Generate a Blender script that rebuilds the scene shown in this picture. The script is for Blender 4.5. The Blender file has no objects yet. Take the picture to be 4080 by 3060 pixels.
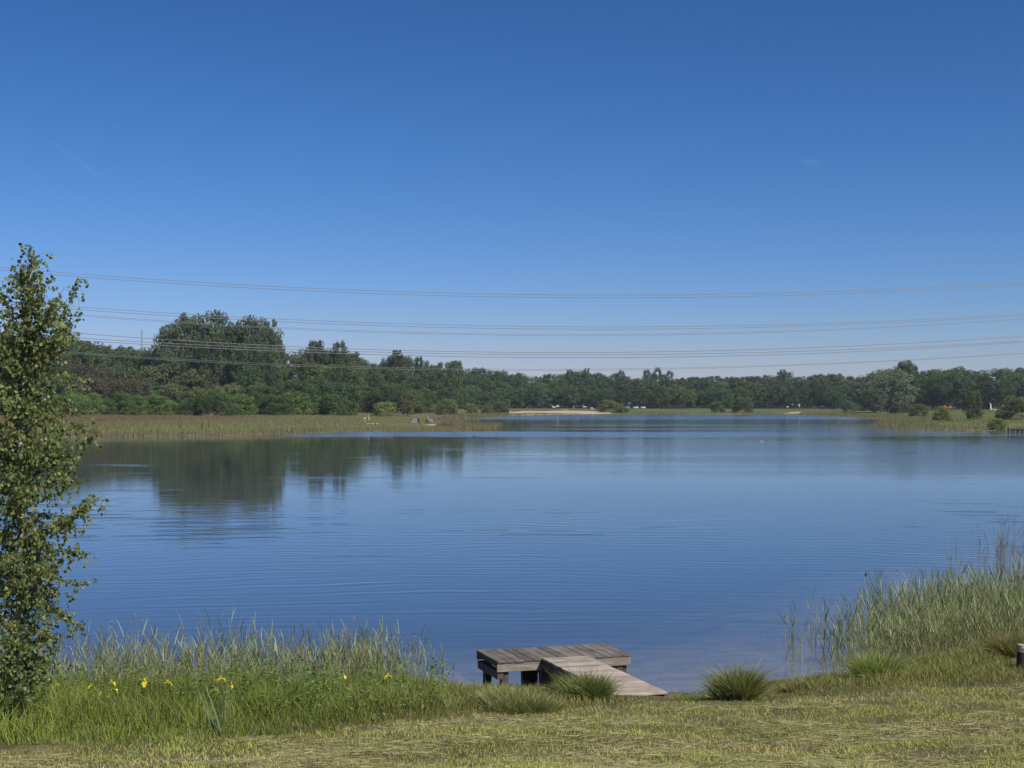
import bpy, bmesh, math, random
import numpy as np
from mathutils import Vector, Matrix, Quaternion

random.seed(7)
RNG = np.random.default_rng(11)
scene = bpy.context.scene
COL = scene.collection
R = math.radians

# ------------------------------------------------------------------ camera
F, CX, Y0, H = 6150.0, 2040.0, 1590.0, 5.5      # focal length and horizon in photo pixels, eye height above the lake
K = 4080.0 / 2212.0                               # survey units -> photo pixels
cam_d = bpy.data.cameras.new('camera'); cam = bpy.data.objects.new('camera', cam_d); COL.objects.link(cam)
cam.location = (0, 0, H); cam.rotation_euler = (R(90), 0, 0)
cam_d.sensor_width = 36; cam_d.lens = 36 * F / 4080
cam_d.shift_y = (Y0 - 1530.0) / 4080.0
cam_d.clip_start = 0.1; cam_d.clip_end = 9000
scene.camera = cam

def W(dx, dy, d):                                 # survey direction + distance -> world point
    return Vector(((dx * K - CX) * d / F, d, H + (Y0 - dy * K) * d / F))
def shore(dx, dy):                                # point of the water surface in that direction
    d = H * F / (dy * K - Y0)
    return ((dx * K - CX) * d / F, d)

# ------------------------------------------------------------------ light and sky
SUN_AZ, SUN_EL = R(128), R(48)                    # clockwise from the view direction
S = Vector((math.sin(SUN_AZ) * math.cos(SUN_EL), math.cos(SUN_AZ) * math.cos(SUN_EL), math.sin(SUN_EL)))
w = bpy.data.worlds.new('World'); scene.world = w; w.use_nodes = True
nt = w.node_tree; bg = nt.nodes['Background']
sky = nt.nodes.new('ShaderNodeTexSky'); sky.sky_type = 'NISHITA'; sky.sun_disc = False
sky.sun_elevation = SUN_EL; sky.sun_rotation = SUN_AZ
sky.altitude = 2000; sky.air_density = 1.0; sky.dust_density = 1.0; sky.ozone_density = 10.0
gam = nt.nodes.new('ShaderNodeGamma'); gam.inputs['Gamma'].default_value = 1.36
sc_, cc_ = nt.nodes.new('ShaderNodeSeparateColor'), nt.nodes.new('ShaderNodeCombineColor')   # clearer, deeper blue overhead: red falls off faster
pw, kx = nt.nodes.new('ShaderNodeMath'), nt.nodes.new('ShaderNodeMath'); pw.operation = 'POWER'; pw.inputs[1].default_value = 1.75; kx.operation = 'MULTIPLY'; kx.inputs[1].default_value = .79
sp_ = nt.nodes.new('ShaderNodeSeparateColor')
nt.links.new(sky.outputs[0], gam.inputs[0]); nt.links.new(gam.outputs[0], sc_.inputs[0]); nt.links.new(sky.outputs[0], sp_.inputs[0])
nt.links.new(sp_.outputs[0], pw.inputs[0]); nt.links.new(pw.outputs[0], kx.inputs[0]); nt.links.new(kx.outputs[0], cc_.inputs[0])
nt.links.new(sc_.outputs[1], cc_.inputs[1]); nt.links.new(sc_.outputs[2], cc_.inputs[2]); nt.links.new(cc_.outputs[0], bg.inputs['Color'])
bg.inputs['Strength'].default_value = 0.0500
ld = bpy.data.lights.new('sun', 'SUN'); lo = bpy.data.objects.new('sun', ld); COL.objects.link(lo)
ld.energy = 4.8; ld.angle = R(0.53); ld.color = (1, 0.95, 0.86)
lo.rotation_euler = S.to_track_quat('Z', 'Y').to_euler(); lo.location = (0, 0, 200)
scene.view_settings.view_transform = 'Standard'; scene.view_settings.look = 'None'
scene.view_settings.exposure = 0.0; scene.view_settings.gamma = 1.0
scene.cycles.max_bounces = 8; scene.cycles.transparent_max_bounces = 12
scene.cycles.diffuse_bounces = 3; scene.cycles.glossy_bounces = 3; scene.cycles.transmission_bounces = 4
scene.cycles.caustics_reflective = False; scene.cycles.caustics_refractive = False

# ------------------------------------------------------------------ helpers: objects
def tag(o, label=None, cat=None, group=None, kind=None):
    if label: o['label'] = label
    if cat: o['category'] = cat
    if group: o['group'] = group
    if kind: o['kind'] = kind
    return o
def empty(name, loc=(0, 0, 0), rz=0.0):
    o = bpy.data.objects.new(name, None); COL.objects.link(o)
    o.location = loc; o.rotation_euler = (0, 0, rz); o.empty_display_size = 0.2
    return o
def link(name, me, parent=None, loc=(0, 0, 0)):
    o = bpy.data.objects.new(name, me); COL.objects.link(o); o.location = loc
    if parent: o.parent = parent
    return o
def setmat(me, m):
    me.materials.clear(); me.materials.append(m); return me
def copy_tree(o, parent=None):
    c = o.copy(); COL.objects.link(c)
    if parent: c.parent = parent
    for ch in list(o.children): copy_tree(ch, c)
    return c

class MB:                                          # collects simple solids into one mesh
    def __init__(s): s.bm = bmesh.new()
    def box(s, c, size, rot=None, bevel=0.0, taper=1.0):
        vs = bmesh.ops.create_cube(s.bm, size=1)['verts']
        for v in vs:
            t = taper if v.co.z > 0 else 1.0
            v.co = Vector((v.co.x * size[0] * t, v.co.y * size[1] * t, v.co.z * size[2]))
        if bevel:
            es = list({e for v in vs for e in v.link_edges})
            r = bmesh.ops.bevel(s.bm, geom=es, offset=bevel, segments=1, affect='EDGES')
            vs = list({v for f in r['faces'] for v in f.verts} | {v for v in vs if v.is_valid})
        M = Matrix.Translation(Vector(c)) @ (rot if rot is not None else Matrix.Identity(4))
        bmesh.ops.transform(s.bm, matrix=M, verts=vs)
        return s
    def tube(s, pts, rad, n=6, cap=True):
        pts = [Vector(p) for p in pts]
        if not hasattr(rad, '__len__'): rad = [rad] * len(pts)
        rings = []
        for i, p in enumerate(pts):
            t = (pts[min(i + 1, len(pts) - 1)] - pts[max(i - 1, 0)]).normalized()
            a = t.cross(Vector((0.13, 0.97, 0.2)) if abs(t.y) < 0.9 else Vector((1, 0, 0.1))).normalized(); b = t.cross(a)
            rings.append([s.bm.verts.new(p + (a * math.cos(2 * math.pi * k / n) + b * math.sin(2 * math.pi * k / n)) * rad[i]) for k in range(n)])
        for i in range(len(rings) - 1):
            for k in range(n):
                s.bm.faces.new((rings[i][k], rings[i][(k + 1) % n], rings[i + 1][(k + 1) % n], rings[i + 1][k]))
        if cap:
            s.bm.faces.new(rings[0][::-1]); s.bm.faces.new(rings[-1])
        return s
    def ball(s, c, r, sub=2):
        vs = bmesh.ops.create_icosphere(s.bm, subdivisions=sub, radius=1)['verts']
        r = r if hasattr(r, '__len__') else (r, r, r)
        for v in vs: v.co = Vector((v.co.x * r[0] + c[0], v.co.y * r[1] + c[1], v.co.z * r[2] + c[2]))
        return s
    def prism(s, outline, y0, y1):                 # outline in x,z, extruded along y
        a = [s.bm.verts.new((x, y0, z)) for x, z in outline]; b = [s.bm.verts.new((x, y1, z)) for x, z in outline]
        n = len(a)
        s.bm.faces.new(a); s.bm.faces.new(b[::-1])
        for i in range(n): s.bm.faces.new((a[i], b[i], b[(i + 1) % n], a[(i + 1) % n]))
        return s
    def poly(s, pts):
        s.bm.faces.new([s.bm.verts.new(p) for p in pts]); return s
    def build(s, name, mat, parent=None, loc=(0, 0, 0), smooth=False):
        bmesh.ops.recalc_face_normals(s.bm, faces=s.bm.faces[:])
        me = bpy.data.meshes.new(name); s.bm.to_mesh(me); s.bm.free()
        if smooth:
            for p in me.polygons: p.use_smooth = True
        me.materials.append(mat)
        return link(name, me, parent, loc)

def np_mesh(name, V, faces, col=None, mat=None, smooth=False):
    """V (N,3); faces list of index arrays (M,k), k = 3 or 4; col (N,3) per-vertex colour."""
    me = bpy.data.meshes.new(name)
    me.vertices.add(len(V)); me.vertices.foreach_set('co', np.asarray(V, np.float32).ravel())
    loops = np.concatenate([f.ravel() for f in faces]).astype(np.int32)
    sizes = np.concatenate([np.full(len(f), f.shape[1]) for f in faces]).astype(np.int32)
    starts = np.concatenate([[0], np.cumsum(sizes)[:-1]]).astype(np.int32)
    me.loops.add(len(loops)); me.loops.foreach_set('vertex_index', loops)
    me.polygons.add(len(sizes)); me.polygons.foreach_set('loop_start', starts)
    me.polygons.foreach_set('loop_total', sizes)
    if smooth: me.polygons.foreach_set('use_smooth', np.ones(len(sizes), bool))
    if col is not None:
        a = me.color_attributes.new('Col', 'FLOAT_COLOR', 'POINT')
        c = np.ones((len(V), 4), np.float32); c[:, :3] = col; a.data.foreach_set('color', c.ravel())
    if mat: me.materials.append(mat)
    me.update(calc_edges=True)
    return me

def norm(v): return v / np.maximum(np.linalg.norm(v, axis=1, keepdims=True), 1e-9)

def blades(name, base, dirv, bend, L, wd, col, mat, segs=3, profile=None):
    """Many tapering leaves: point(t) = base + dir*L*t + bend*L*t*t."""
    n = len(base); base = np.asarray(base, float); dirv = norm(np.asarray(dirv, float)); bend = np.asarray(bend, float)
    L = np.broadcast_to(np.asarray(L, float), (n,))[:, None]; wd = np.broadcast_to(np.asarray(wd, float), (n,))[:, None]
    side = norm(np.cross(dirv, RNG.normal(size=(n, 3))))
    rows = []
    for i in range(segs):
        t = i / segs
        c = base + dirv * L * t + bend * L * t * t
        f = profile[i] if profile else (1.0 - 0.75 * t * t)
        rows += [c - side * wd * f * 0.5, c + side * wd * f * 0.5]
    rows.append(base + dirv * L + bend * L)
    m = len(rows)
    V = np.stack(rows, 1).reshape(-1, 3)
    o = (np.arange(n) * m)[:, None]
    faces = [o + np.array([[2 * i, 2 * i + 1, 2 * i + 3, 2 * i + 2]]) for i in range(segs - 1)]
    tri = o + np.array([[2 * segs - 2, 2 * segs - 1, 2 * segs]])
    C = np.repeat(np.broadcast_to(col, (n, 3)), m, 0)
    fl = ([np.concatenate(faces)] if faces else []) + [tri]
    return np_mesh(name, V, fl, C, mat)

def leaf_cards(P, N, size, aspect=0.7):
    """diamond leaves: centres P, facing N."""
    n = len(P); N = norm(N)
    a = norm(np.cross(N, RNG.normal(size=(n, 3)))); b = np.cross(N, a)
    s = np.broadcast_to(np.asarray(size, float), (n,))[:, None]
    V = np.stack([P - a * s * .5, P + b * s * aspect * .5 - N * s * .08, P + a * s * .5, P - b * s * aspect * .5 - N * s * .08], 1).reshape(-1, 3)
    F4 = (np.arange(n) * 4)[:, None] + np.array([[0, 1, 2, 3]])
    return V, F4

# ------------------------------------------------------------------ materials
MATS = {}
def mat_new(name):
    m = bpy.data.materials.new(name); m.use_nodes = True
    n = m.node_tree; n.nodes.clear()
    out = n.nodes.new('ShaderNodeOutputMaterial')
    return m, n, out
def plain(name, c, rough=0.6, metal=0.0, var=0.12, scale=6.0, bump=0.0):
    if name in MATS: return MATS[name]
    m, n, out = mat_new(name)
    p = n.nodes.new('ShaderNodeBsdfPrincipled'); tc = n.nodes.new('ShaderNodeTexCoord')
    nz = n.nodes.new('ShaderNodeTexNoise'); nz.inputs['Scale'].default_value = scale; nz.inputs['Detail'].default_value = 4
    mx = n.nodes.new('ShaderNodeMixRGB'); mx.inputs[1].default_value = (*[x * (1 - var) for x in c], 1); mx.inputs[2].default_value = (*[min(1, x * (1 + var)) for x in c], 1)
    n.links.new(tc.outputs['Object'], nz.inputs['Vector']); n.links.new(nz.outputs['Fac'], mx.inputs[0]); n.links.new(mx.outputs[0], p.inputs['Base Color'])
    p.inputs['Roughness'].default_value = rough; p.inputs['Metallic'].default_value = metal
    if bump:
        b = n.nodes.new('ShaderNodeBump'); b.inputs['Strength'].default_value = bump; b.inputs['Distance'].default_value = 0.02
        n.links.new(nz.outputs['Fac'], b.inputs['Height']); n.links.new(b.outputs[0], p.inputs['Normal'])
    n.links.new(p.outputs[0], out.inputs[0]); MATS[name] = m
    return m
def foliage(name, transl=0.3, use_obj=True, rough=0.5, spec=0.25):
    """leaf colour = colour attribute x object colour, some light passes through the leaf."""
    if name in MATS: return MATS[name]
    m, n, out = mat_new(name)
    at = n.nodes.new('ShaderNodeAttribute'); at.attribute_name = 'Col'
    c = at.outputs['Color']
    if use_obj:
        oi = n.nodes.new('ShaderNodeObjectInfo')
        mx = n.nodes.new('ShaderNodeMixRGB'); mx.blend_type = 'MULTIPLY'; mx.inputs[0].default_value = 1
        n.links.new(c, mx.inputs[1]); n.links.new(oi.outputs['Color'], mx.inputs[2]); c = mx.outputs[0]
    p = n.nodes.new('ShaderNodeBsdfPrincipled'); p.inputs['Roughness'].default_value = rough
    p.inputs['Specular IOR Level'].default_value = spec
    n.links.new(c, p.inputs['Base Color'])
    tr = n.nodes.new('ShaderNodeBsdfTranslucent')
    g = n.nodes.new('ShaderNodeMixRGB'); g.blend_type = 'MULTIPLY'; g.inputs[0].default_value = 1; g.inputs[2].default_value = (1.15, 1.2, 0.6, 1)
    n.links.new(c, g.inputs[1]); n.links.new(g.outputs[0], tr.inputs['Color'])
    ms = n.nodes.new('ShaderNodeMixShader'); ms.inputs[0].default_value = transl
    n.links.new(p.outputs[0], ms.inputs[1]); n.links.new(tr.outputs[0], ms.inputs[2]); n.links.new(ms.outputs[0], out.inputs[0])
    MATS[name] = m
    return m
M_LEAF = foliage('tree_leaf', 0.30, rough=0.7, spec=0.08)
M_BLADE = foliage('grass_blade', 0.3, use_obj=False, rough=0.55, spec=0.2)
M_REED = foliage('reed_leaf', 0.25, use_obj=False, rough=0.5, spec=0.3)
M_BIRCH = foliage('birch_leaf', 0.38, use_obj=False, rough=0.45, spec=0.25)
M_BARK = plain('bark', (0.07, 0.055, 0.04), 0.9, var=0.4, scale=3)
M_PALEBARK = plain('pale_bark', (0.3, 0.28, 0.25), 0.8, var=0.4, scale=5)

def wood(name, c1, c2, grain=(3, 40, 40), rough=0.8):
    if name in MATS: return MATS[name]
    m, n, out = mat_new(name)
    p = n.nodes.new('ShaderNodeBsdfPrincipled'); p.inputs['Roughness'].default_value = rough; p.inputs['Specular IOR Level'].default_value = 0.2
    tc = n.nodes.new('ShaderNodeTexCoord'); mp = n.nodes.new('ShaderNodeMapping'); mp.inputs['Scale'].default_value = grain
    n1 = n.nodes.new('ShaderNodeTexNoise'); n1.inputs['Scale'].default_value = 1.0; n1.inputs['Detail'].default_value = 5; n1.inputs['Roughness'].default_value = 0.65
    n2 = n.nodes.new('ShaderNodeTexNoise'); n2.inputs['Scale'].default_value = 2.2; n2.inputs['Detail'].default_value = 3
    n.links.new(tc.outputs['Object'], mp.inputs[0]); n.links.new(mp.outputs[0], n1.inputs['Vector']); n.links.new(tc.outputs['Object'], n2.inputs['Vector'])
    cr = n.nodes.new('ShaderNodeValToRGB'); cr.color_ramp.elements[0].position = 0.3; cr.color_ramp.elements[1].position = 0.7
    cr.color_ramp.elements[0].color = (*c1, 1); cr.color_ramp.elements[1].color = (*c2, 1)
    n.links.new(n1.outputs['Fac'], cr.inputs[0])
    at = n.nodes.new('ShaderNodeNewGeometry'); ri = n.nodes.new('ShaderNodeMapRange'); ri.inputs[3].default_value = .72; ri.inputs[4].default_value = 1.22
    n.links.new(at.outputs['Random Per Island'], ri.inputs[0])
    mx = n.nodes.new('ShaderNodeMixRGB'); mx.blend_type = 'MULTIPLY'; mx.inputs[0].default_value = 1
    n.links.new(cr.outputs[0], mx.inputs[1]); n.links.new(ri.outputs[0], mx.inputs[2])
    st = n.nodes.new('ShaderNodeMapRange'); st.inputs[1].default_value = 0.35; st.inputs[2].default_value = 0.6; st.inputs[3].default_value = 0.72; st.inputs[4].default_value = 1.05
    n.links.new(n2.outputs['Fac'], st.inputs[0])
    m2 = n.nodes.new('ShaderNodeMixRGB'); m2.blend_type = 'MULTIPLY'; m2.inputs[0].default_value = 1
    n.links.new(mx.outputs[0], m2.inputs[1]); n.links.new(st.outputs[0], m2.inputs[2]); n.links.new(m2.outputs[0], p.inputs['Base Color'])
    b = n.nodes.new('ShaderNodeBump'); b.inputs['Strength'].default_value = 0.6; b.inputs['Distance'].default_value = 0.006
    n.links.new(n1.outputs['Fac'], b.inputs['Height']); n.links.new(b.outputs[0], p.inputs['Normal'])
    n.links.new(p.outputs[0], out.inputs[0]); MATS[name] = m
    return m

# ------------------------------------------------------------------ lake outline and ground height
_near = [(-150, 1535), (0, 1530), (200, 1526), (400, 1520), (700, 1512), (900, 1502), (1030, 1497), (1200, 1500), (1440, 1503), (1490, 1506),
         (1540, 1493), (1640, 1482), (1760, 1476), (1840, 1466), (1900, 1445), (2050, 1425), (2212, 1402), (2330, 1375)]
_far = [(2185, 929), (2136, 931), (2038, 929), (1939, 926), (1905, 918), (1925, 911), (1960, 909), (1990, 907.5), (1930, 906.3), (1885, 904), (1829, 901),
        (1731, 896.6), (1690, 895.6), (1550, 895.2), (1400, 894.8), (1292, 895), (1180, 896.5), (1100, 899), (1040, 903), (985, 907),
        (975, 910), (1000, 914), (1010, 919), (1000, 927), (900, 929), (800, 931), (700, 934), (560, 939), (300, 943), (100, 944), (-60, 945)]
LAKE = [shore(*p) for p in _near] + [(16, 42), (28, 60), (52, 95), (78, 140), (100, 190), (108, 240), (100, 268)] + \
       [shore(*p) for p in _far] + [(-110, 205), (-125, 150), (-110, 90), (-70, 50), (-30, 33), (-14, 28.6)]
LAKE = np.array(LAKE)

def value_noise(x, y, seed=0):
    xi = np.floor(x).astype(np.int64); yi = np.floor(y).astype(np.int64); fx = x - xi; fy = y - yi
    def h(a, b):
        q = (a * 374761393 + b * 668265263 + seed * 982451653) & 0x7fffffff
        q = ((q ^ (q >> 13)) * 1274126177) & 0x7fffffff
        return ((q ^ (q >> 16)) & 0xffff) / 65535.0
    u = fx * fx * (3 - 2 * fx); v = fy * fy * (3 - 2 * fy)
    return (h(xi, yi) * (1 - u) + h(xi + 1, yi) * u) * (1 - v) + (h(xi, yi + 1) * (1 - u) + h(xi + 1, yi + 1) * u) * v

def shore_dist(x, y):
    """signed distance to the lake's edge, positive on land"""
    x = np.asarray(x, float); y = np.asarray(y, float)
    best = np.full(x.shape, 1e18); inside = np.zeros(x.shape, bool)
    n = len(LAKE)
    for i in range(n):
        ax, ay = LAKE[i]; bx, by = LAKE[(i + 1) % n]
        ex, ey = bx - ax, by - ay
        t = np.clip(((x - ax) * ex + (y - ay) * ey) / (ex * ex + ey * ey), 0, 1)
        best = np.minimum(best, (x - ax - ex * t) ** 2 + (y - ay - ey * t) ** 2)
        if by != ay:
            c = ((ay > y) != (by > y)) & (x < (bx - ax) * (y - ay) / (by - ay) + ax)
            inside ^= c
    d = np.sqrt(best)
    return np.where(inside, -d, d)

def sstep(a, b, x):
    t = np.clip((x - a) / (b - a), 0, 1); return t * t * (3 - 2 * t)

def ground(x, y):
    x = np.asarray(x, float); y = np.asarray(y, float)
    s = shore_dist(x, y)
    w_ = (value_noise(x * 0.9, y * 0.9, 3) - 0.5)
    s2 = s + np.where(y < 80, w_ * 0.35, w_ * 2.0 * 0)
    near = 0.55 * (1 - np.exp(-np.maximum(s2, 0) / 2.5)) + 0.05 * np.maximum(s2, 0) + 0.11 * np.maximum(s2 - 9.5, 0)
    near = near + (value_noise(x * 2.1, y * 2.1, 1) - .5) * 0.05 * np.clip(s2, 0, 1) + (value_noise(x * .6, y * .6, 2) - .5) * 0.10 * np.clip(s2 * .5, 0, 1)
    far = 1.6 * (1 - np.exp(-np.maximum(s, 0) / 45)) + 0.0015 * np.maximum(s - 120, 0) + (value_noise(x * .08, y * .08, 5) - .5) * 0.35 * np.clip(s / 12, 0, 1) + 0.03
    t = sstep(40, 95, y)
    land = near * (1 - t) + far * t
    u = -np.minimum(s2, 0)
    bed = -0.02 - 2.6 * (1 - np.exp(-u / 26.0)) - 0.05 * np.clip(u, 0, 1)
    return np.where(s2 > 0, land, bed)
def gz(x, y): return float(ground(np.array([x]), np.array([y]))[0])
_ds = np.concatenate([np.arange(12, 60, 0.1), np.arange(60, 900, 0.7)])
def hit(dx, dy, water=True):
    """first ground (or water) point seen in that survey direction"""
    x = (dx * K - CX) * _ds / F; zr = H + (Y0 - dy * K) * _ds / F
    g = ground(x, _ds)
    if water: g = np.maximum(g, 0)
    i = int(np.argmax(g >= zr)) if (g >= zr).any() else len(_ds) - 1
    return Vector((x[i], _ds[i], g[i]))

# ground sheet: a fan of rings that is fine where the bank and the shores are
ang = np.concatenate([np.arange(-180, -24, 4.0), np.arange(-24, 24.001, 0.08), np.arange(28, 181, 4.0)])
rad = np.concatenate([[0.3, 1.5, 3, 5, 7, 9, 11, 13], 14.5 * 1.0115 ** np.arange(0, 362), [1000, 1100]])
A_, R_ = np.meshgrid(np.radians(ang), rad)
GX = R_ * np.sin(A_); GY = R_ * np.cos(A_)
GS = shore_dist(GX.ravel(), GY.ravel()); GZ = ground(GX.ravel(), GY.ravel())
V = np.stack([GX.ravel(), GY.ravel(), GZ], 1)
na, nr = len(ang), len(rad)
ii = (np.arange(nr - 1)[:, None] * na + np.arange(na - 1)[None, :]).ravel()
F4 = np.stack([ii, ii + 1, ii + na + 1, ii + na], 1)
def ground_colour(x, y, s, z):
    n = len(x); C = np.zeros((n, 3))
    nz = value_noise(x * .15, y * .4, 8); nz2 = value_noise(x * 1.3, y * 1.3, 9)
    meadow = np.array([.13, .115, .055]) * (0.75 + .5 * nz2)[:, None]
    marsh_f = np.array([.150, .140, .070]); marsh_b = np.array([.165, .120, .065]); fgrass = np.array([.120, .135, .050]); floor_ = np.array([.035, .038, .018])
    t = sstep(10, 110, s)[:, None]
    marsh = (marsh_f * (1 - t) + marsh_b * t) * (.8 + .4 * nz)[:, None]
    farg = fgrass * (.8 + .45 * nz)[:, None]
    right = np.array([.19, .185, .075]) * (.8 + .4 * nz)[:, None]
    land = np.where((x < -10)[:, None], marsh, farg)
    rt = sstep(70, 85, x)[:, None] * (y < 420)[:, None]
    land = land * (1 - rt) + right * rt
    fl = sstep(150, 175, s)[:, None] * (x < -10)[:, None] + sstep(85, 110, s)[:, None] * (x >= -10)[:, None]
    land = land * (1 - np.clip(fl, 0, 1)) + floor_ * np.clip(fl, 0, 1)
    nw = sstep(60, 110, y)[:, None]
    land = meadow * (1 - nw) + land * nw
    sand = np.array([.36, .315, .225]); dim_mud = np.array([.030, .040, .044])
    u = np.maximum(-z, 0); b = sstep(0.20, 1.15, u + (nz2 - .5) * .15)[:, None]
    bed = sand * (1 - b) + dim_mud * b  # muddy bed, darkened with depth in place of light the water absorbs
    C = np.where((z < 0.03)[:, None], bed, land)
    wet = (np.exp(-((z - 0.05) / 0.05) ** 2) * (z > 0.02))[:, None] * .75
    return C * (1 - wet) + np.array([.13, .105, .07]) * wet
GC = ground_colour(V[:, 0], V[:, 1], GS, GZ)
def ground_mat():
    m, n, out = mat_new('ground')
    at = n.nodes.new('ShaderNodeAttribute'); at.attribute_name = 'Col'
    geo = n.nodes.new('ShaderNodeNewGeometry')
    a = n.nodes.new('ShaderNodeTexNoise'); a.inputs['Scale'].default_value = 14; a.inputs['Detail'].default_value = 6; a.inputs['Roughness'].default_value = .7
    b = n.nodes.new('ShaderNodeTexNoise'); b.inputs['Scale'].default_value = 1.3; b.inputs['Detail'].default_value = 4
    n.links.new(geo.outputs['Position'], a.inputs['Vector']); n.links.new(geo.outputs['Position'], b.inputs['Vector'])
    mr = n.nodes.new('ShaderNodeMapRange'); mr.inputs[1].default_value = .3; mr.inputs[2].default_value = .7; mr.inputs[3].default_value = .55; mr.inputs[4].default_value = 1.4
    mr2 = n.nodes.new('ShaderNodeMapRange'); mr2.inputs[1].default_value = .35; mr2.inputs[2].default_value = .65; mr2.inputs[3].default_value = .8; mr2.inputs[4].default_value = 1.2
    n.links.new(a.outputs['Fac'], mr.inputs[0]); n.links.new(b.outputs['Fac'], mr2.inputs[0])
    mu = n.nodes.new('ShaderNodeMath'); mu.operation = 'MULTIPLY'; n.links.new(mr.outputs[0], mu.inputs[0]); n.links.new(mr2.outputs[0], mu.inputs[1])
    mx = n.nodes.new('ShaderNodeMixRGB'); mx.blend_type = 'MULTIPLY'; mx.inputs[0].default_value = 1
    n.links.new(at.outputs['Color'], mx.inputs[1]); n.links.new(mu.outputs[0], mx.inputs[2])
    p = n.nodes.new('ShaderNodeBsdfPrincipled'); p.inputs['Roughness'].default_value = .95; p.inputs['Specular IOR Level'].default_value = .1
    bp = n.nodes.new('ShaderNodeBump'); bp.inputs['Strength'].default_value = .7; bp.inputs['Distance'].default_value = .05
    n.links.new(a.outputs['Fac'], bp.inputs['Height']); n.links.new(bp.outputs[0], p.inputs['Normal'])
    n.links.new(mx.outputs[0], p.inputs['Base Color']); n.links.new(p.outputs[0], out.inputs[0])
    return m
o = link('ground', np_mesh('ground', V, [F4], GC, ground_mat(), smooth=True)); tag(o, kind='structure')

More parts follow.
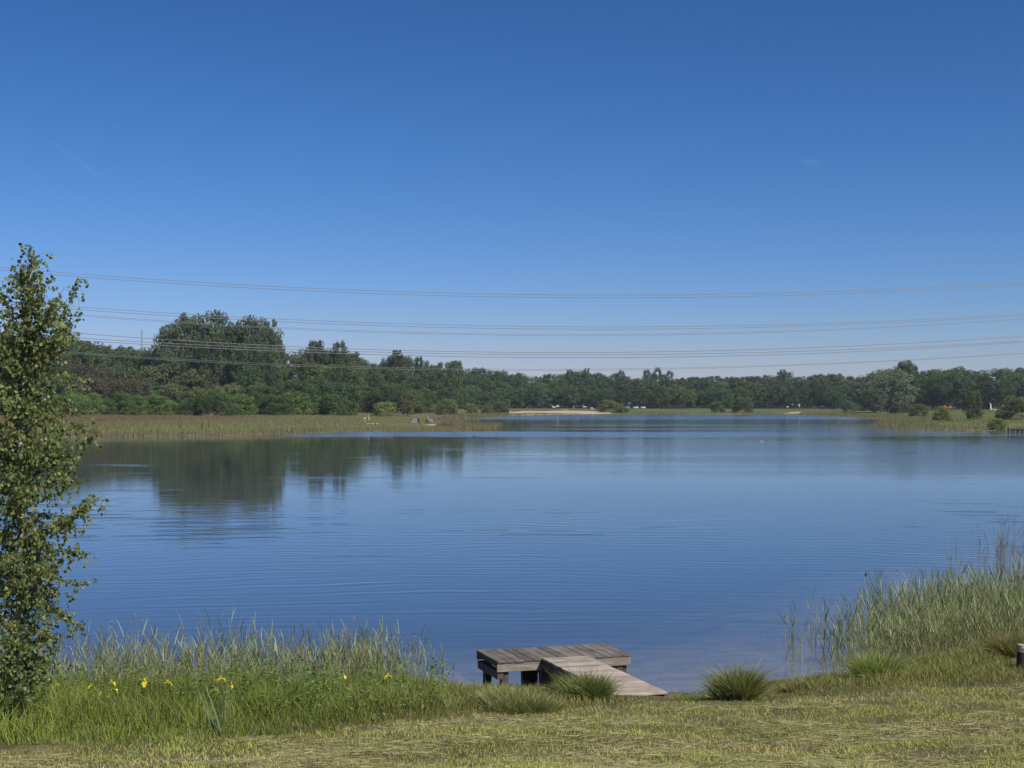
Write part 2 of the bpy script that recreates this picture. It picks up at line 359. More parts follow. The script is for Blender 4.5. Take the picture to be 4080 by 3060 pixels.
# ------------------------------------------------------------------ water
def water_mat():
    m, n, out = mat_new('lake_water'); N = n.nodes; Lk = n.links
    geo = N.new('ShaderNodeNewGeometry'); sep = N.new('ShaderNodeSeparateXYZ'); Lk.new(geo.outputs['Position'], sep.inputs[0])
    def mth(op, a, b=None, c=None):
        k = N.new('ShaderNodeMath'); k.operation = op
        for i, v in enumerate((a, b, c)):
            if v is None: continue
            if isinstance(v, (int, float)): k.inputs[i].default_value = v
            else: Lk.new(v, k.inputs[i])
        return k.outputs[0]
    def noise(scale, stretch=(1, 1, 1), detail=3, rough=.5, off=(0, 0, 0)):
        mp = N.new('ShaderNodeMapping'); mp.inputs['Scale'].default_value = stretch; mp.inputs['Location'].default_value = off
        Lk.new(geo.outputs['Position'], mp.inputs[0])
        t = N.new('ShaderNodeTexNoise'); t.inputs['Scale'].default_value = scale; t.inputs['Detail'].default_value = detail; t.inputs['Roughness'].default_value = rough
        Lk.new(mp.outputs[0], t.inputs['Vector']); return t.outputs['Fac']
    def ramp(v, a, b, c=0.0, d=1.0):
        k = N.new('ShaderNodeMapRange'); k.interpolation_type = 'SMOOTHSTEP'
        for i, q in enumerate((a, b, c, d)): k.inputs[i + 1].default_value = q
        Lk.new(v, k.inputs[0]); return k.outputs[0]
    X, Y = sep.outputs[0], sep.outputs[1]
    # ring waves spreading from the bank by the jetty
    warp = noise(.12, (1, 1, 1), 2)
    dx = mth('SUBTRACT', X, 1.0); dy = mth('SUBTRACT', Y, 8.0)
    r = mth('SQRT', mth('ADD', mth('MULTIPLY', dx, dx), mth('MULTIPLY', dy, dy)))
    r = mth('ADD', mth('ADD', r, mth('MULTIPLY', warp, 2.6)), mth('MULTIPLY', noise(.55, (.6, 1, 1), 2, .5, (3, 3, 0)), .75))
    w1 = mth('SINE', mth('MULTIPLY', r, 8.4)); w2 = mth('SINE', mth('ADD', mth('MULTIPLY', r, 5.3), mth('MULTIPLY', warp, 9.0)))
    patch = ramp(noise(.05, (1, .7, 1), 2, off=(3, 7, 0)), .35, .65, .35, 1.0)
    patch2 = ramp(noise(.5, (.35, 1.3, 1), 3, .6, (9, 2, 0)), .34, .64, .08, 1.35)
    amp1 = mth('MULTIPLY', mth('MULTIPLY', patch, patch2), mth('MULTIPLY', mth('MULTIPLY', ramp(Y, 30, 62, .28, 1.0), ramp(Y, 64, 92, 1.0, .26)), RING))
    rings = mth('MULTIPLY', mth('ADD', w1, mth('MULTIPLY', w2, .9)), amp1)
    # wind streaks: bands where the breeze roughens the surface
    wob = mth('MULTIPLY', mth('SUBTRACT', noise(.02, (1, 1, 1), 3, off=(11, 0, 0)), .5), 60)
    yy = mth('ADD', Y, wob)
    band1 = mth('MULTIPLY', ramp(yy, 222, 230), ramp(yy, 262, 250))
    band1 = mth('MULTIPLY', mth('MULTIPLY', band1, mth('MULTIPLY', ramp(X, -42, -26), ramp(X, 62, 30, .0, 1))), ramp(noise(.03, (.5, 3, 1), 3, off=(6, 2, 0)), .3, .6, .35, .75))
    band2 = mth('MULTIPLY', ramp(yy, 380, 450), ramp(noise(.012, (.4, 4, 1), 3, off=(1, 5, 0)), .32, .6, .2, .8))
    far_r = mth('MULTIPLY', mth('MULTIPLY', ramp(Y, 70, 150), ramp(X, -14, 24)), .24)
    far_r = mth('MULTIPLY', far_r, ramp(noise(.018, (.35, 3, 1), 3, off=(2, 9, 0)), .36, .60, .12, 1.0))
    gust = mth('MULTIPLY', ramp(noise(.09, (.6, 1.6, 1), 3, off=(5, 1, 0)), .60, .74), .22)
    wind = mth('MAXIMUM', mth('MAXIMUM', band1, band2), mth('MAXIMUM', far_r, gust))
    chop = mth('ADD', mth('SUBTRACT', noise(2.6, (.55, 1, 1), 3, .6), .5), mth('MULTIPLY', mth('SUBTRACT', noise(.9, (.5, 1, 1), 2, .5, (4, 4, 0)), .5), 1.6))
    h = mth('ADD', rings, mth('MULTIPLY', chop, mth('ADD', mth('MULTIPLY', wind, .05), CALM)))
    bp = N.new('ShaderNodeBump'); bp.inputs['Strength'].default_value = 1; bp.inputs['Distance'].default_value = 1.0
    Lk.new(h, bp.inputs['Height'])
    fr = N.new('ShaderNodeFresnel'); Lk.new(bp.outputs[0], fr.inputs['Normal'])
    Lk.new(mth('ADD', mth('MULTIPLY', geo.outputs['Backfacing'], 1 / IOR - IOR), IOR), fr.inputs['IOR'])      # light coming up from the bed passes as it came down
    gl = N.new('ShaderNodeBsdfGlossy'); gl.inputs['Color'].default_value = (.96, .98, 1, 1); Lk.new(bp.outputs[0], gl.inputs['Normal'])
    Lk.new(mth('ADD', mth('MULTIPLY', wind, .16), .03), gl.inputs['Roughness'])
    tr = N.new('ShaderNodeBsdfTransparent'); tr.inputs['Color'].default_value = (.93, .95, .94, 1)
    df = N.new('ShaderNodeBsdfDiffuse'); df.inputs['Color'].default_value = (.205, .205, .175, 1)
    body = N.new('ShaderNodeMixShader'); body.inputs[0].default_value = .2; Lk.new(tr.outputs[0], body.inputs[1]); Lk.new(df.outputs[0], body.inputs[2])
    ms = N.new('ShaderNodeMixShader'); Lk.new(fr.outputs[0], ms.inputs[0]); Lk.new(body.outputs[0], ms.inputs[1]); Lk.new(gl.outputs[0], ms.inputs[2])
    Lk.new(ms.outputs[0], out.inputs[0])
    return m
RING, CALM, IOR = 0.0025, 0.0011, 1.66
mb = MB(); mb.poly([(-400, 10, 0), (400, 10, 0), (400, 900, 0), (-400, 900, 0)])
o = mb.build('lake_water', water_mat()); tag(o, kind='structure')

# ------------------------------------------------------------------ sand
def patch(name, pts, mat, dz=0.012, sub=24):
    """thin sheet draped on the ground inside the outline of survey points"""
    P = [hit(*p) for p in pts]
    mb = MB(); mb.poly([(p.x, p.y, 0) for p in P])
    bmesh.ops.triangulate(mb.bm, faces=mb.bm.faces[:])
    for _ in range(4): bmesh.ops.subdivide_edges(mb.bm, edges=[e for e in mb.bm.edges if e.calc_length() > 1.2], cuts=1)
    for v in mb.bm.verts: v.co.z = gz(v.co.x, v.co.y) + dz
    o = mb.build(name, mat); tag(o, kind='structure'); return o
M_SAND = plain('sand', (.50, .40, .27), .95, var=.14, scale=.6)
M_WETSAND = plain('damp_sand', (.16, .12, .085), .9, var=.3, scale=3)
patch('beach', [(1098, 890.5), (1130, 888), (1170, 888.3), (1220, 887.2), (1260, 888), (1295, 889), (1318, 890), (1322, 893.6), (1292, 894.6), (1180, 896), (1104, 898.3)], M_SAND, .03)
patch('beach', [(1692, 893), (1710, 890.3), (1730, 889.6), (1728, 892), (1726, 895.5), (1700, 895.2)], M_SAND, .03)
patch('sandy_shore', [(1432, 1508), (1450, 1500.5), (1480, 1502), (1512, 1497), (1524, 1499), (1515, 1506), (1480, 1512)], M_WETSAND, .008)
patch('dirt_patch', [(928, 905), (960, 901.5), (985, 905), (978, 909), (945, 909.5)], M_WETSAND, .03)

# ------------------------------------------------------------------ trees: crowns and trunks of each kind, built once
def crown_mesh(kind, seed, nclump, nleaf, size):
    rg = np.random.default_rng(seed)
    C = []; Rd = []
    tries = 0
    while len(C) < nclump and tries < 20000:
        tries += 1
        v = rg.normal(size=3); v /= np.linalg.norm(v); q = rg.uniform(.35, 1) ** .5
        if kind in ('broad', 'bush'): v = v / (np.abs(v) ** 2.7).sum() ** (1 / 2.7)
        if kind == 'broad':
            f = q * (1 + .07 * math.sin(5 * v[0] + seed) + .06 * math.sin(7 * v[1] + 2 * seed))
            p = np.array([v[0] * .43 * f, v[1] * .43 * f, .55 + v[2] * f * (.40 if v[2] > 0 else .46)]); r = rg.uniform(.05, .11)
        elif kind == 'tall':
            z = rg.uniform(.10, .93); rr = .42 * (1 - ((z - .42) / .58) ** 2) ** .6 if z > .42 else .42 * (.55 + .45 * (z / .42))
            a = rg.uniform(0, 6.28); rr *= rg.uniform(.45, 1) * (1 + .18 * math.sin(3 * a + 9 * z + seed)); p = np.array([math.cos(a) * rr, math.sin(a) * rr, z]); r = rg.uniform(.04, .08)
        elif kind == 'bush':
            p = np.array([v[0] * .43 * q, v[1] * .43 * q, .06 + abs(v[2]) * .80 * q]); r = rg.uniform(.09, .16)
        else:  # willow
            z = rg.uniform(.08, .90); rr = .44 * math.sqrt(max(.05, 1 - ((z - .45) / .52) ** 2)) * rg.uniform(.5, 1); a = rg.uniform(0, 6.28)
            p = np.array([math.cos(a) * rr, math.sin(a) * rr, z]); r = rg.uniform(.07, .13)
        C.append(p); Rd.append(r)
    C = np.array(C); Rd = np.array(Rd)
    k = rg.integers(0, len(C), nclump * nleaf)
    d = norm(rg.normal(size=(len(k), 3))); sc = (.45 + .55 * rg.random(len(k)) ** .5)[:, None]
    P = C[k] + d * Rd[k][:, None] * sc * np.array([1.15, 1.15, .8])
    if kind == 'willow': P[:, 2] -= rg.random(len(k)) ** 2 * .10
    keep = (P[:, 2] > .015) & (np.linalg.norm(P[:, :2], axis=1) < .52)
    P, d, k = P[keep], d[keep], k[keep]
    P[:, 2] *= 1.0 / np.percentile(P[:, 2], 99.6); P[:, :2] *= .5 / np.percentile(np.linalg.norm(P[:, :2], axis=1), 97)
    N = d * .7 + rg.normal(size=d.shape) * .7 + np.array([0, 0, .35])
    sz = size * rg.uniform(.6, 1.4, len(P))
    V, F4 = leaf_cards(P, N, sz, .75 if kind != 'willow' else .45)
    cl = rg.uniform(.80, 1.20, nclump)[k] * rg.uniform(.84, 1.16, len(P))
    hue = rg.uniform(-.10, .10, len(P)); c = np.stack([cl * (1 + hue), cl, cl * (1 - hue)], 1)
    return np_mesh('crown_' + kind, V, [F4], np.repeat(c, 4, 0), M_LEAF)

def trunk_mesh(seed, limbs=6, r=.022, m=None):
    rg = random.Random(seed); mb = MB()
    pts = [(0, 0, -.03)] + [(rg.uniform(-.02, .02) * i, rg.uniform(-.02, .02) * i, .17 * i + .02) for i in range(6)]
    mb.tube(pts, [r * 1.35, r, r * .85, r * .7, r * .5, r * .32, r * .15], 6)
    for i in range(limbs):
        z = rg.uniform(.25, .7); a = i * 2.4 + rg.uniform(-.4, .4); L = rg.uniform(.18, .34); b = pts[min(5, int((z - .02) / .17) + 1)]
        mb.tube([(b[0], b[1], z), (b[0] + math.cos(a) * L * .5, b[1] + math.sin(a) * L * .5, z + L * .45), (b[0] + math.cos(a) * L, b[1] + math.sin(a) * L, z + L * .75)], [r * .4, r * .25, r * .08], 4)
    o = mb.build('trunk', m or M_BARK); me = o.data; bpy.data.objects.remove(o); return me

PROTO = {}
for kind, n, args in (('broad', 6, (150, 85, .030)), ('tall', 6, (150, 70, .028)), ('bush', 5, (80, 110, .036)), ('willow', 2, (170, 85, .028))):
    PROTO[kind] = [crown_mesh(kind, 10 * n + i, *args) for i in range(n)]
TRUNK = [trunk_mesh(i) for i in range(3)]; STEMS = [trunk_mesh(9, 9, .012)]; PALE = [trunk_mesh(5, 5, .016, M_PALEBARK)]

def tree(kind, x, y, z0, h, wd, colour, name, label, cat, group=None, pale=False):
    t = empty(name, (x, y, z0)); tag(t, label, cat, group)
    v = random.uniform(.8, 1.2); u = random.uniform(-.07, .07)
    c = link('crown', random.choice(PROTO[kind]), t)
    c.scale = (wd, wd * random.uniform(.9, 1.1), h); c.rotation_euler = (0, 0, random.uniform(0, 6.28))
    c.color = (colour[0] * v * (1 + u), colour[1] * v, colour[2] * v * (1 - u), 1)
    k = link('trunk', random.choice(STEMS if kind == 'bush' else (PALE if pale else TRUNK)), t); k.scale = (h * .8, h * .8, h); k.rotation_euler = (0, 0, random.uniform(0, 6.28))
    return t
def tree_px(kind, dx, top, d, hw, colour, name, label, cat, group=None, pale=False):
    """a tree whose crown top is seen at survey point (dx, top), standing d metres away"""
    p = W(dx, top, d); z0 = gz(p.x, d) - .05
    return tree(kind, p.x, d, z0, p.z - z0, 2 * hw * K * d / F * 1.0, colour, name, label, cat, group, pale)
def bush_px(dx, top, base, hw, colour, name, label, cat='bush', group=None, kind='bush'):
    b = hit(dx, base); d = b.y
    p = W(dx, top, d)
    return tree(kind, p.x, d, b.z - .05, p.z - b.z + .05, 2 * hw * K * d / F * 1.0, colour, name, label, cat, group)

DARK = (.112, .156, .072); MID = (.132, .184, .074); OLIVE = (.178, .200, .088); BROWN = (.168, .150, .094); FRESH = (.165, .245, .066); GREY = (.15, .17, .11)
SKY_X = [-120, 0, 60, 130, 165, 200, 220, 255, 290, 330, 400, 600, 630, 660, 700, 760, 790, 812, 835, 880, 905, 925, 985, 1010, 1030, 1070, 1090, 1130, 1200, 1230, 1270, 1300, 1340, 1380, 1420, 1470, 1510, 1560, 1640, 1690, 1740, 1780, 1850, 1890, 1920, 1985, 2020, 2070, 2100, 2125, 2150, 2190, 2260, 2400]
SKY_Y = [725, 722, 735, 728, 738, 748, 760, 752, 760, 757, 765, 762, 765, 752, 752, 762, 785, 783, 772, 772, 780, 786, 786, 790, 797, 797, 805, 807, 808, 803, 803, 806, 805, 812, 806, 812, 809, 808, 806, 804, 810, 806, 808, 808, 800, 795, 797, 791, 797, 805, 794, 794, 791, 790]
def sky_top(x): return float(np.interp(x, SKY_X, SKY_Y)) - (7 if x < 335 else 0)

def wood_row(x0, x1, step, d, lift, hw, cols, kinds, label, group, jit=6, name='broadleaf_tree', skip=None):
    x = x0
    while x < x1:
        xx = x + random.uniform(-.3, .3) * step
        if not (skip and skip[0] < xx < skip[1]):
            dd = d + (float(np.interp(xx, [930, 1000], [0, 130])) if 740 < xx < 1110 and d < 600 else 0)
            base = (Y0 + (H - 1.5) * F / dd) / K
            tp = sky_top(xx); tp = tp + (base - tp) * lift + random.uniform(-.4, 1) * jit
            c = cols(xx) if callable(cols) else random.choice(cols)
            tree_px(random.choice(kinds), xx, tp, dd + random.uniform(-10, 10), hw * random.uniform(.8, 1.25), c, name, label, 'tree', group)
        x += step
# the wood on the left, behind the marsh: three rows
def left_mid(x): return BROWN if 150 < x < 300 and random.random() < .65 else (OLIVE if 330 < x < 520 and random.random() < .75 else random.choice([DARK, MID, DARK]))
wood_row(-150, 760, 36, 500, 0.0, 46, lambda x: BROWN if 100 < x < 300 and random.random() < .3 else random.choice([DARK, MID]), ['broad'], 'dark tree on the skyline of the wood at the left, behind the marsh', 'skyline trees of the left wood', jit=4)
wood_row(-140, 760, 40, 462, .22, 42, left_mid, ['broad', 'broad', 'tall'], 'tree in the middle ranks of the left wood, between skyline and bright bushes', 'middle trees of the left wood', jit=14)
wood_row(-140, 760, 46, 432, .46, 40, left_mid, ['broad'], 'lower tree of the left wood just above the bright bushes', 'lower trees of the left wood', jit=14)
wood_row(-150, 345, 30, 482, .05, 40, lambda x: BROWN if 170 < x < 300 and random.random() < .3 else random.choice([DARK, MID]), ['broad'], 'dark tree just under the skyline of the left wood, left of the high clump', 'second rank of the left wood', jit=5)
# the middle: from the spit to the beach
wood_row(755, 1110, 26, 590, 0.0, 32, [DARK, MID, DARK], ['broad', 'tall'], 'dark tree on the skyline between the left wood and the sandy beach', 'skyline trees behind the spit')
wood_row(740, 1100, 30, 540, .2, 34, [DARK, DARK, MID], ['broad', 'tall', 'broad'], 'dark broadleaf tree in the wood behind the spit with its round bushes', 'trees behind the spit', jit=12)
wood_row(750, 1080, 34, 500, .48, 28, [DARK, MID], ['broad', 'bush'], 'low dark tree at the foot of the wood behind the spit', 'low trees behind the spit', jit=10, name='small_tree')
# across the lake: from the beach to the willow
wood_row(1085, 1920, 22, 730, 0.03, 27, [DARK, MID, DARK], ['tall', 'broad', 'tall'], 'tall tree on the skyline across the lake, right of the left wood', 'skyline trees across the lake', jit=7)
wood_row(1090, 1900, 25, 700, .15, 26, [DARK, DARK, MID], ['broad', 'tall'], 'dark tree in the middle of the wood across the lake', 'middle trees across the lake', jit=10)
wood_row(1095, 1900, 28, 672, .34, 24, [DARK, DARK, MID, (.125, .175, .062)], ['broad', 'broad', 'tall'], 'broadleaf tree at the front edge of the wood across the lake', 'front trees across the lake', jit=12)
# the right hand wood
wood_row(1890, 2420, 30, 620, 0.0, 36, [DARK, MID], ['broad'], 'dark round tree on the skyline at the right, beyond the pale willow', 'skyline trees of the right wood')
wood_row(1985, 2420, 36, 585, .17, 36, [DARK, MID, DARK], ['broad'], 'broadleaf tree with dark shade under its crown in the right wood', 'front trees of the right wood', jit=12)
# trees that stand out
for dx, tp, hw, d, lab in [(372, 706, 48, 478, 'leftmost tall tree of the high clump, its shoulder sloping down to the left'), (405, 681, 56, 484, 'tall tree left of the summit of the high clump'),
        (447, 677, 64, 476, 'highest tree of the clump rising above the left wood'), (490, 681, 54, 486, 'tall tree just right of the summit of the high clump'),
        (530, 688, 54, 474, 'broad tall tree in the right half of the high clump'), (566, 691, 46, 480, 'tall rounded tree near the right end of the high clump'), (585, 712, 30, 470, 'rightmost tree of the high clump with a steep right flank')]:
    tree_px('broad', dx, tp, d, hw, (.138, .184, .096), 'tall_poplar', lab, 'tree', 'high clump of trees')
    tree_px('broad', min(dx + 6, 575), tp + 48, d - 12, min(hw, 40), (.122, .164, .082), 'tall_poplar', 'lower tree filling the front of the high clump', 'tree', 'front of the high clump')
for dx, tp, hw, d, lab in [(685, 737, 33, 490, 'round-topped tree right of the high clump, left one of two bumps'), (734, 739, 26, 492, 'narrower round-topped tree, right one of the two bumps'),
        (858, 757, 25, 560, 'square-topped tree standing up above the wood behind the spit'), (905, 771, 17, 560, 'slim pointed tree top right of the square-topped tree'),
        (985, 780, 24, 570, 'low dome-shaped tree top left of the beach skyline'), (1230, 799, 15, 720, 'thin tree top above the left half of the beach'), (1268, 796, 15, 722, 'pointed slim tree top above the middle of the beach'),
        (1340, 801, 17, 722, 'round pale tree top right of the beach bush'), (1397, 799, 13, 722, 'left one of three slim tree tops in a cluster across the lake'), (1420, 795, 17, 715, 'middle and tallest of three slim tree tops across the lake'),
        (1445, 802, 15, 720, 'right one of three slim tree tops across the lake'), (1690, 799, 17, 712, 'rounded greyish tree top left of the small beach')]:
    tree_px('tall', dx, tp, d, hw, random.choice([DARK, GREY, MID]), 'skyline_tree', lab, 'tree', None)
tree_px('broad', 1957, 780, 575, 28, DARK, 'broadleaf_tree', 'dark domed tree rising behind the pale willow', 'tree')
tree_px('broad', 1917, 800, 540, 60, (.178, .210, .135), 'willow_tree', 'large pale grey-green willow at the right shore', 'tree')
tree_px('broad', 1888, 838, 530, 30, (.168, .198, .126), 'willow_tree', 'lower pale willow beside the left flank of the large willow', 'tree')
tree_px('broad', 1800, 845, 600, 22, MID, 'small_tree', 'small spreading tree left of the willow, above the bright round shrub', 'tree')
# bright bushes along the back of the marsh
fb = [(160, 850, 20), (195, 851, 30), (235, 862, 16), (262, 849, 34), (300, 856, 18), (338, 855, 36), (372, 866, 20), (408, 862, 26), (440, 852, 22), (478, 850, 28), (520, 853, 34), (560, 849, 26), (602, 853, 30), (640, 848, 34), (684, 856, 26), (718, 852, 30), (750, 866, 20), (105, 852, 30), (60, 850, 30), (15, 850, 30), (-35, 850, 32), (-90, 850, 34)]
for i, (dx, tp, hw) in enumerate(fb):
    bush_px(dx, tp - 2, 898 + random.uniform(-1, 1), hw * 1.12, random.choice([FRESH, (.13, .19, .06), (.15, .23, .07), (.11, .165, .055), (.20, .27, .08)]), 'marsh_bush', 'bright green bush in the row along the back of the marsh', 'bush', 'bushes along the back of the marsh')
for dx, tp, base, hw, c, lab, kind in [
        (828, 868, 902, 28, OLIVE, 'loose olive bush behind the standing bather', 'bush'), (880, 845, 899, 21, (.08, .095, .045), 'upright small tree between two round bushes on the spit', 'tall'),
        (965, 862, 896, 27, (.09, .11, .045), 'large round bush behind the fishing shelter', 'bush'), (1018, 872, 893, 17, (.09, .11, .05), 'small round bush right of the large round one on the spit', 'bush'),
        (1052, 874, 893, 15, (.09, .11, .05), 'left one of two joined bushes beside the beach', 'bush'), (1080, 867, 892, 20, (.08, .105, .045), 'right and taller one of two joined bushes beside the beach', 'bush'),
        (1318, 864, 890.5, 29, (.095, .11, .05), 'big dome-shaped bush at the right end of the beach', 'bush'), (1347, 878, 892, 14, (.09, .115, .045), 'small low bush leaning on the beach dome bush', 'bush'),
        (1550, 867, 891, 16, (.075, .10, .045), 'dark rounded bush by the far shore, left of the larger pair', 'bush'), (1605, 856, 891, 25, (.075, .10, .045), 'wide rounded bush at the far shore right of the fence', 'bush'),
        (1861, 875, 887, 13, (.10, .15, .045), 'small bright green shrub left of the willow foot', 'bush'), (1985, 873, 900, 25, (.085, .115, .045), 'round bush right of the willow', 'bush'),
        (2037, 878, 909, 21, (.10, .135, .055), 'neat round bush with a leaning left foot on the right shore', 'bush'), (2103, 846, 909, 25, (.075, .095, .045), 'upright dark bush between two meadows on the right shore', 'tall'),
        (2206, 857, 906, 50, (.085, .11, .045), 'broad bush at the right edge of the photo', 'bush'), (2155, 905, 929, 22, (.085, .11, .045), 'low bush dipping into the water by the small dark dock', 'bush'),
        (1835, 865, 889, 16, (.07, .09, .05), 'grey-green bush at the foot of the wood left of the willow', 'bush'), (1945, 868, 893, 22, (.06, .075, .05), 'dark bush in the shade under the willow', 'bush')]:
    bush_px(dx, tp, base, hw, tuple(q * f for q, f in zip(c, (2.2, 2.0, 1.9) if c[0] < .11 else (1.5, 1.5, 1.5))), 'round_bush' if kind == 'bush' else 'upright_bush', lab, 'bush', None, kind)

# ------------------------------------------------------------------ grass, reeds and herbs of the near bank
def to_px(P): return (P[:, 0] * F / P[:, 1] + CX) / K, (Y0 + (H - P[:, 2]) * F / P[:, 1]) / K
BX = [-700, 0, 200, 400, 600, 800, 950, 1030, 1200, 1440, 1600, 1750, 1900, 2050, 2212, 2800]
BY = [1665, 1622, 1610, 1598, 1583, 1568, 1556, 1545, 1532, 1520, 1518, 1508, 1498, 1486, 1478, 1450]
HX = [-700, 0, 400, 700, 900, 1000, 1100, 1300, 1440, 1540, 1560, 1700, 1850, 2000, 2140, 2185, 2800]
HY = [.56, .56, .50, .46, .38, .24, .18, .13, .07, .06, .09, .12, .20, .26, .26, .10, .10]
def scatter(n, x0, x1, y0, y1, cone=True):
    y = RNG.uniform(y0, y1, n); x = RNG.uniform(-1, 1, n) * (.36 * y + 2.5) if cone else RNG.uniform(x0, x1, n)
    return x, y
def up(n, spread=.35): return np.stack([RNG.normal(0, spread, n), RNG.normal(0, spread, n), np.ones(n)], 1)
def tint(n, c, v=.25, hue=.12):
    k = RNG.uniform(1 - v, 1 + v, n); h = RNG.uniform(-hue, hue, n); c = np.asarray(c)
    return np.stack([c[0] * k * (1 + h), c[1] * k, c[2] * k * (1 - h)], 1)
x, y = scatter(250000, 0, 0, 15.5, 29.5); z = ground(x, y); s_ = shore_dist(x, y)
P = np.stack([x, y, z], 1); px, py = to_px(P); edge = np.interp(px, BX, BY) + (value_noise(x * 1.5, y * 1.5, 21) - .5) * 16
mown = (py > edge) & (s_ > .1)
rank = (py <= edge) & (s_ > -.15)
# mown meadow
Pm = P[mown]; n = len(Pm)
nz = value_noise(Pm[:, 0] * .8 + 3, Pm[:, 1] * 1.8, 31); nz2 = value_noise(Pm[:, 0] * 2.5, Pm[:, 1] * 2.5, 33)
keep = RNG.random(n) < (.45 + .75 * nz2); Pm = Pm[keep]; nz = nz[keep]; nz2 = nz2[keep]; n = len(Pm)
g = np.clip((nz - .35) * 2.2, 0, 1)[:, None]
col = (tint(n, (.435, .465, .130), .35) * (1 - g) + tint(n, (.54, .485, .23), .35) * g) * (.92 + .40 * value_noise(Pm[:, 0] * .5, Pm[:, 1] * .9, 35))[:, None]
o = link('mown_grass', blades('mown_grass', Pm, up(n, .45), RNG.normal(0, .35, (n, 3)) * [1, 1, .2], RNG.uniform(.03, .075, n) * (.75 + .5 * nz2), RNG.uniform(.005, .009, n), col, M_BLADE, 2))
tag(o, 'short yellowish mown grass covering the near bank', 'grass', kind='stuff')
# cut stalks lying in rows
x, y = scatter(85000, 0, 0, 16, 28.5); z = ground(x, y); P = np.stack([x, y, z], 1); px, py = to_px(P)
row = value_noise(x * .45 + 7, (y + .18 * x) * 1.7, 41) * .65 + value_noise(x * 1.7, y * 3.5, 43) * .35
keep = (py > np.interp(px, BX, BY) + 10) & (row > .545); P = P[keep]; n = len(P); P[:, 2] += RNG.uniform(.015, .05, n)
a = RNG.normal(0, .55, n) + np.where(RNG.random(n) < .5, 0, math.pi)
dv = np.stack([np.cos(a), np.sin(a), RNG.normal(0, .10, n)], 1)
o = link('cut_stalks', blades('cut_stalks', P, dv, RNG.normal(0, .08, (n, 3)) * [1, 1, .3], RNG.uniform(.06, .26, n), RNG.uniform(.004, .010, n), tint(n, (.42, .385, .20), .3, .06), M_BLADE, 2))
tag(o, 'pale cut stalks lying in wavy rows on the mown grass', 'cut grass', kind='stuff')
# rank grass between meadow and water
x, y = scatter(190000, 0, 0, 20.5, 34); z = ground(x, y); s_ = shore_dist(x, y); P = np.stack([x, y, z], 1); px, py = to_px(P)
edge = np.interp(px, BX, BY) + (value_noise(x * 1.5, y * 1.5, 21) - .5) * 16
ht = np.interp(px, HX, HY) * np.clip((edge - py) / 22, .22, 1) * (.55 + .8 * value_noise(x * 1.6, y * 1.6, 51)) * np.clip((s_ + .5) / .6, .15, 1)
sandy = (px > 1446) & (px < 1530) & (s_ < 1.1)
walk = (px > 1175) & (px < 1455) & (py < 1509) & (py > 1490 - (1455 - px) * .05) & (s_ > -5) & (s_ < 3.2)
keep = (py <= edge + 3) & (s_ > -.12) & ~sandy & ~walk & (RNG.random(len(x)) < .85)
P, ht, px = P[keep], ht[keep], px[keep]; n = len(P)
lush = sstep(1050, 700, px)[:, None]
patchy = value_noise(P[:, 0] * .9, P[:, 1] * .9, 52)[:, None]
col = (tint(n, (.215, .265, .055)) * (.45 + 1.0 * patchy)) * lush + tint(n, (.27, .275, .085)) * (1 - lush)
dry = RNG.random(n) < .10; col[dry] = tint(int(dry.sum()), (.36, .32, .17), .2, .05)
o = link('rank_grass', blades('rank_grass', P, up(n, .22), RNG.normal(0, .30, (n, 3)) * [1, 1, .15], ht * RNG.uniform(.55, 1.15, n), RNG.uniform(.007, .015, n), col, M_BLADE, 3))
tag(o, 'tall green grass between the mown bank and the reeds', 'grass', kind='stuff')
# leafy herbs among the tall grass on the left
x, y = RNG.uniform(-8.5, -1.0, 3000), RNG.uniform(22.5, 28.2, 3000); P = np.stack([x, y, ground(x, y)], 1); px, py = to_px(P)
k = (px < 1000) & (py < np.interp(px, BX, BY) - 8) & (shore_dist(x, y) > .1) & (value_noise(x * 1.1, y * 1.1, 77) > .5); hx, hy = x[k][:190], y[k][:190]
PP, NN, SS = [], [], []
for qx, qy in zip(hx, hy):
    g0 = gz(qx, qy); hh = RNG.uniform(.35, .8)
    for k in range(int(hh * 46)):
        zz = RNG.uniform(.12, 1) * hh; a = RNG.uniform(0, 6.28); r = RNG.uniform(.02, .09) * (1.25 - .6 * zz / hh)
        PP.append((qx + math.cos(a) * r, qy + math.sin(a) * r, g0 + zz)); NN.append((math.cos(a) * .5, math.sin(a) * .5, 1)); SS.append(RNG.uniform(.05, .10))
V_, F_ = leaf_cards(np.array(PP), np.array(NN) + RNG.normal(0, .25, (len(PP), 3)), np.array(SS), .42)
o = link('leafy_herbs', np_mesh('leafy_herbs', V_, [F_], np.repeat(tint(len(PP), (.15, .23, .06), .25), 4, 0), M_BLADE)); tag(o, 'dark leafy herbs standing in the tall grass below the birch', 'herbs', kind='stuff')

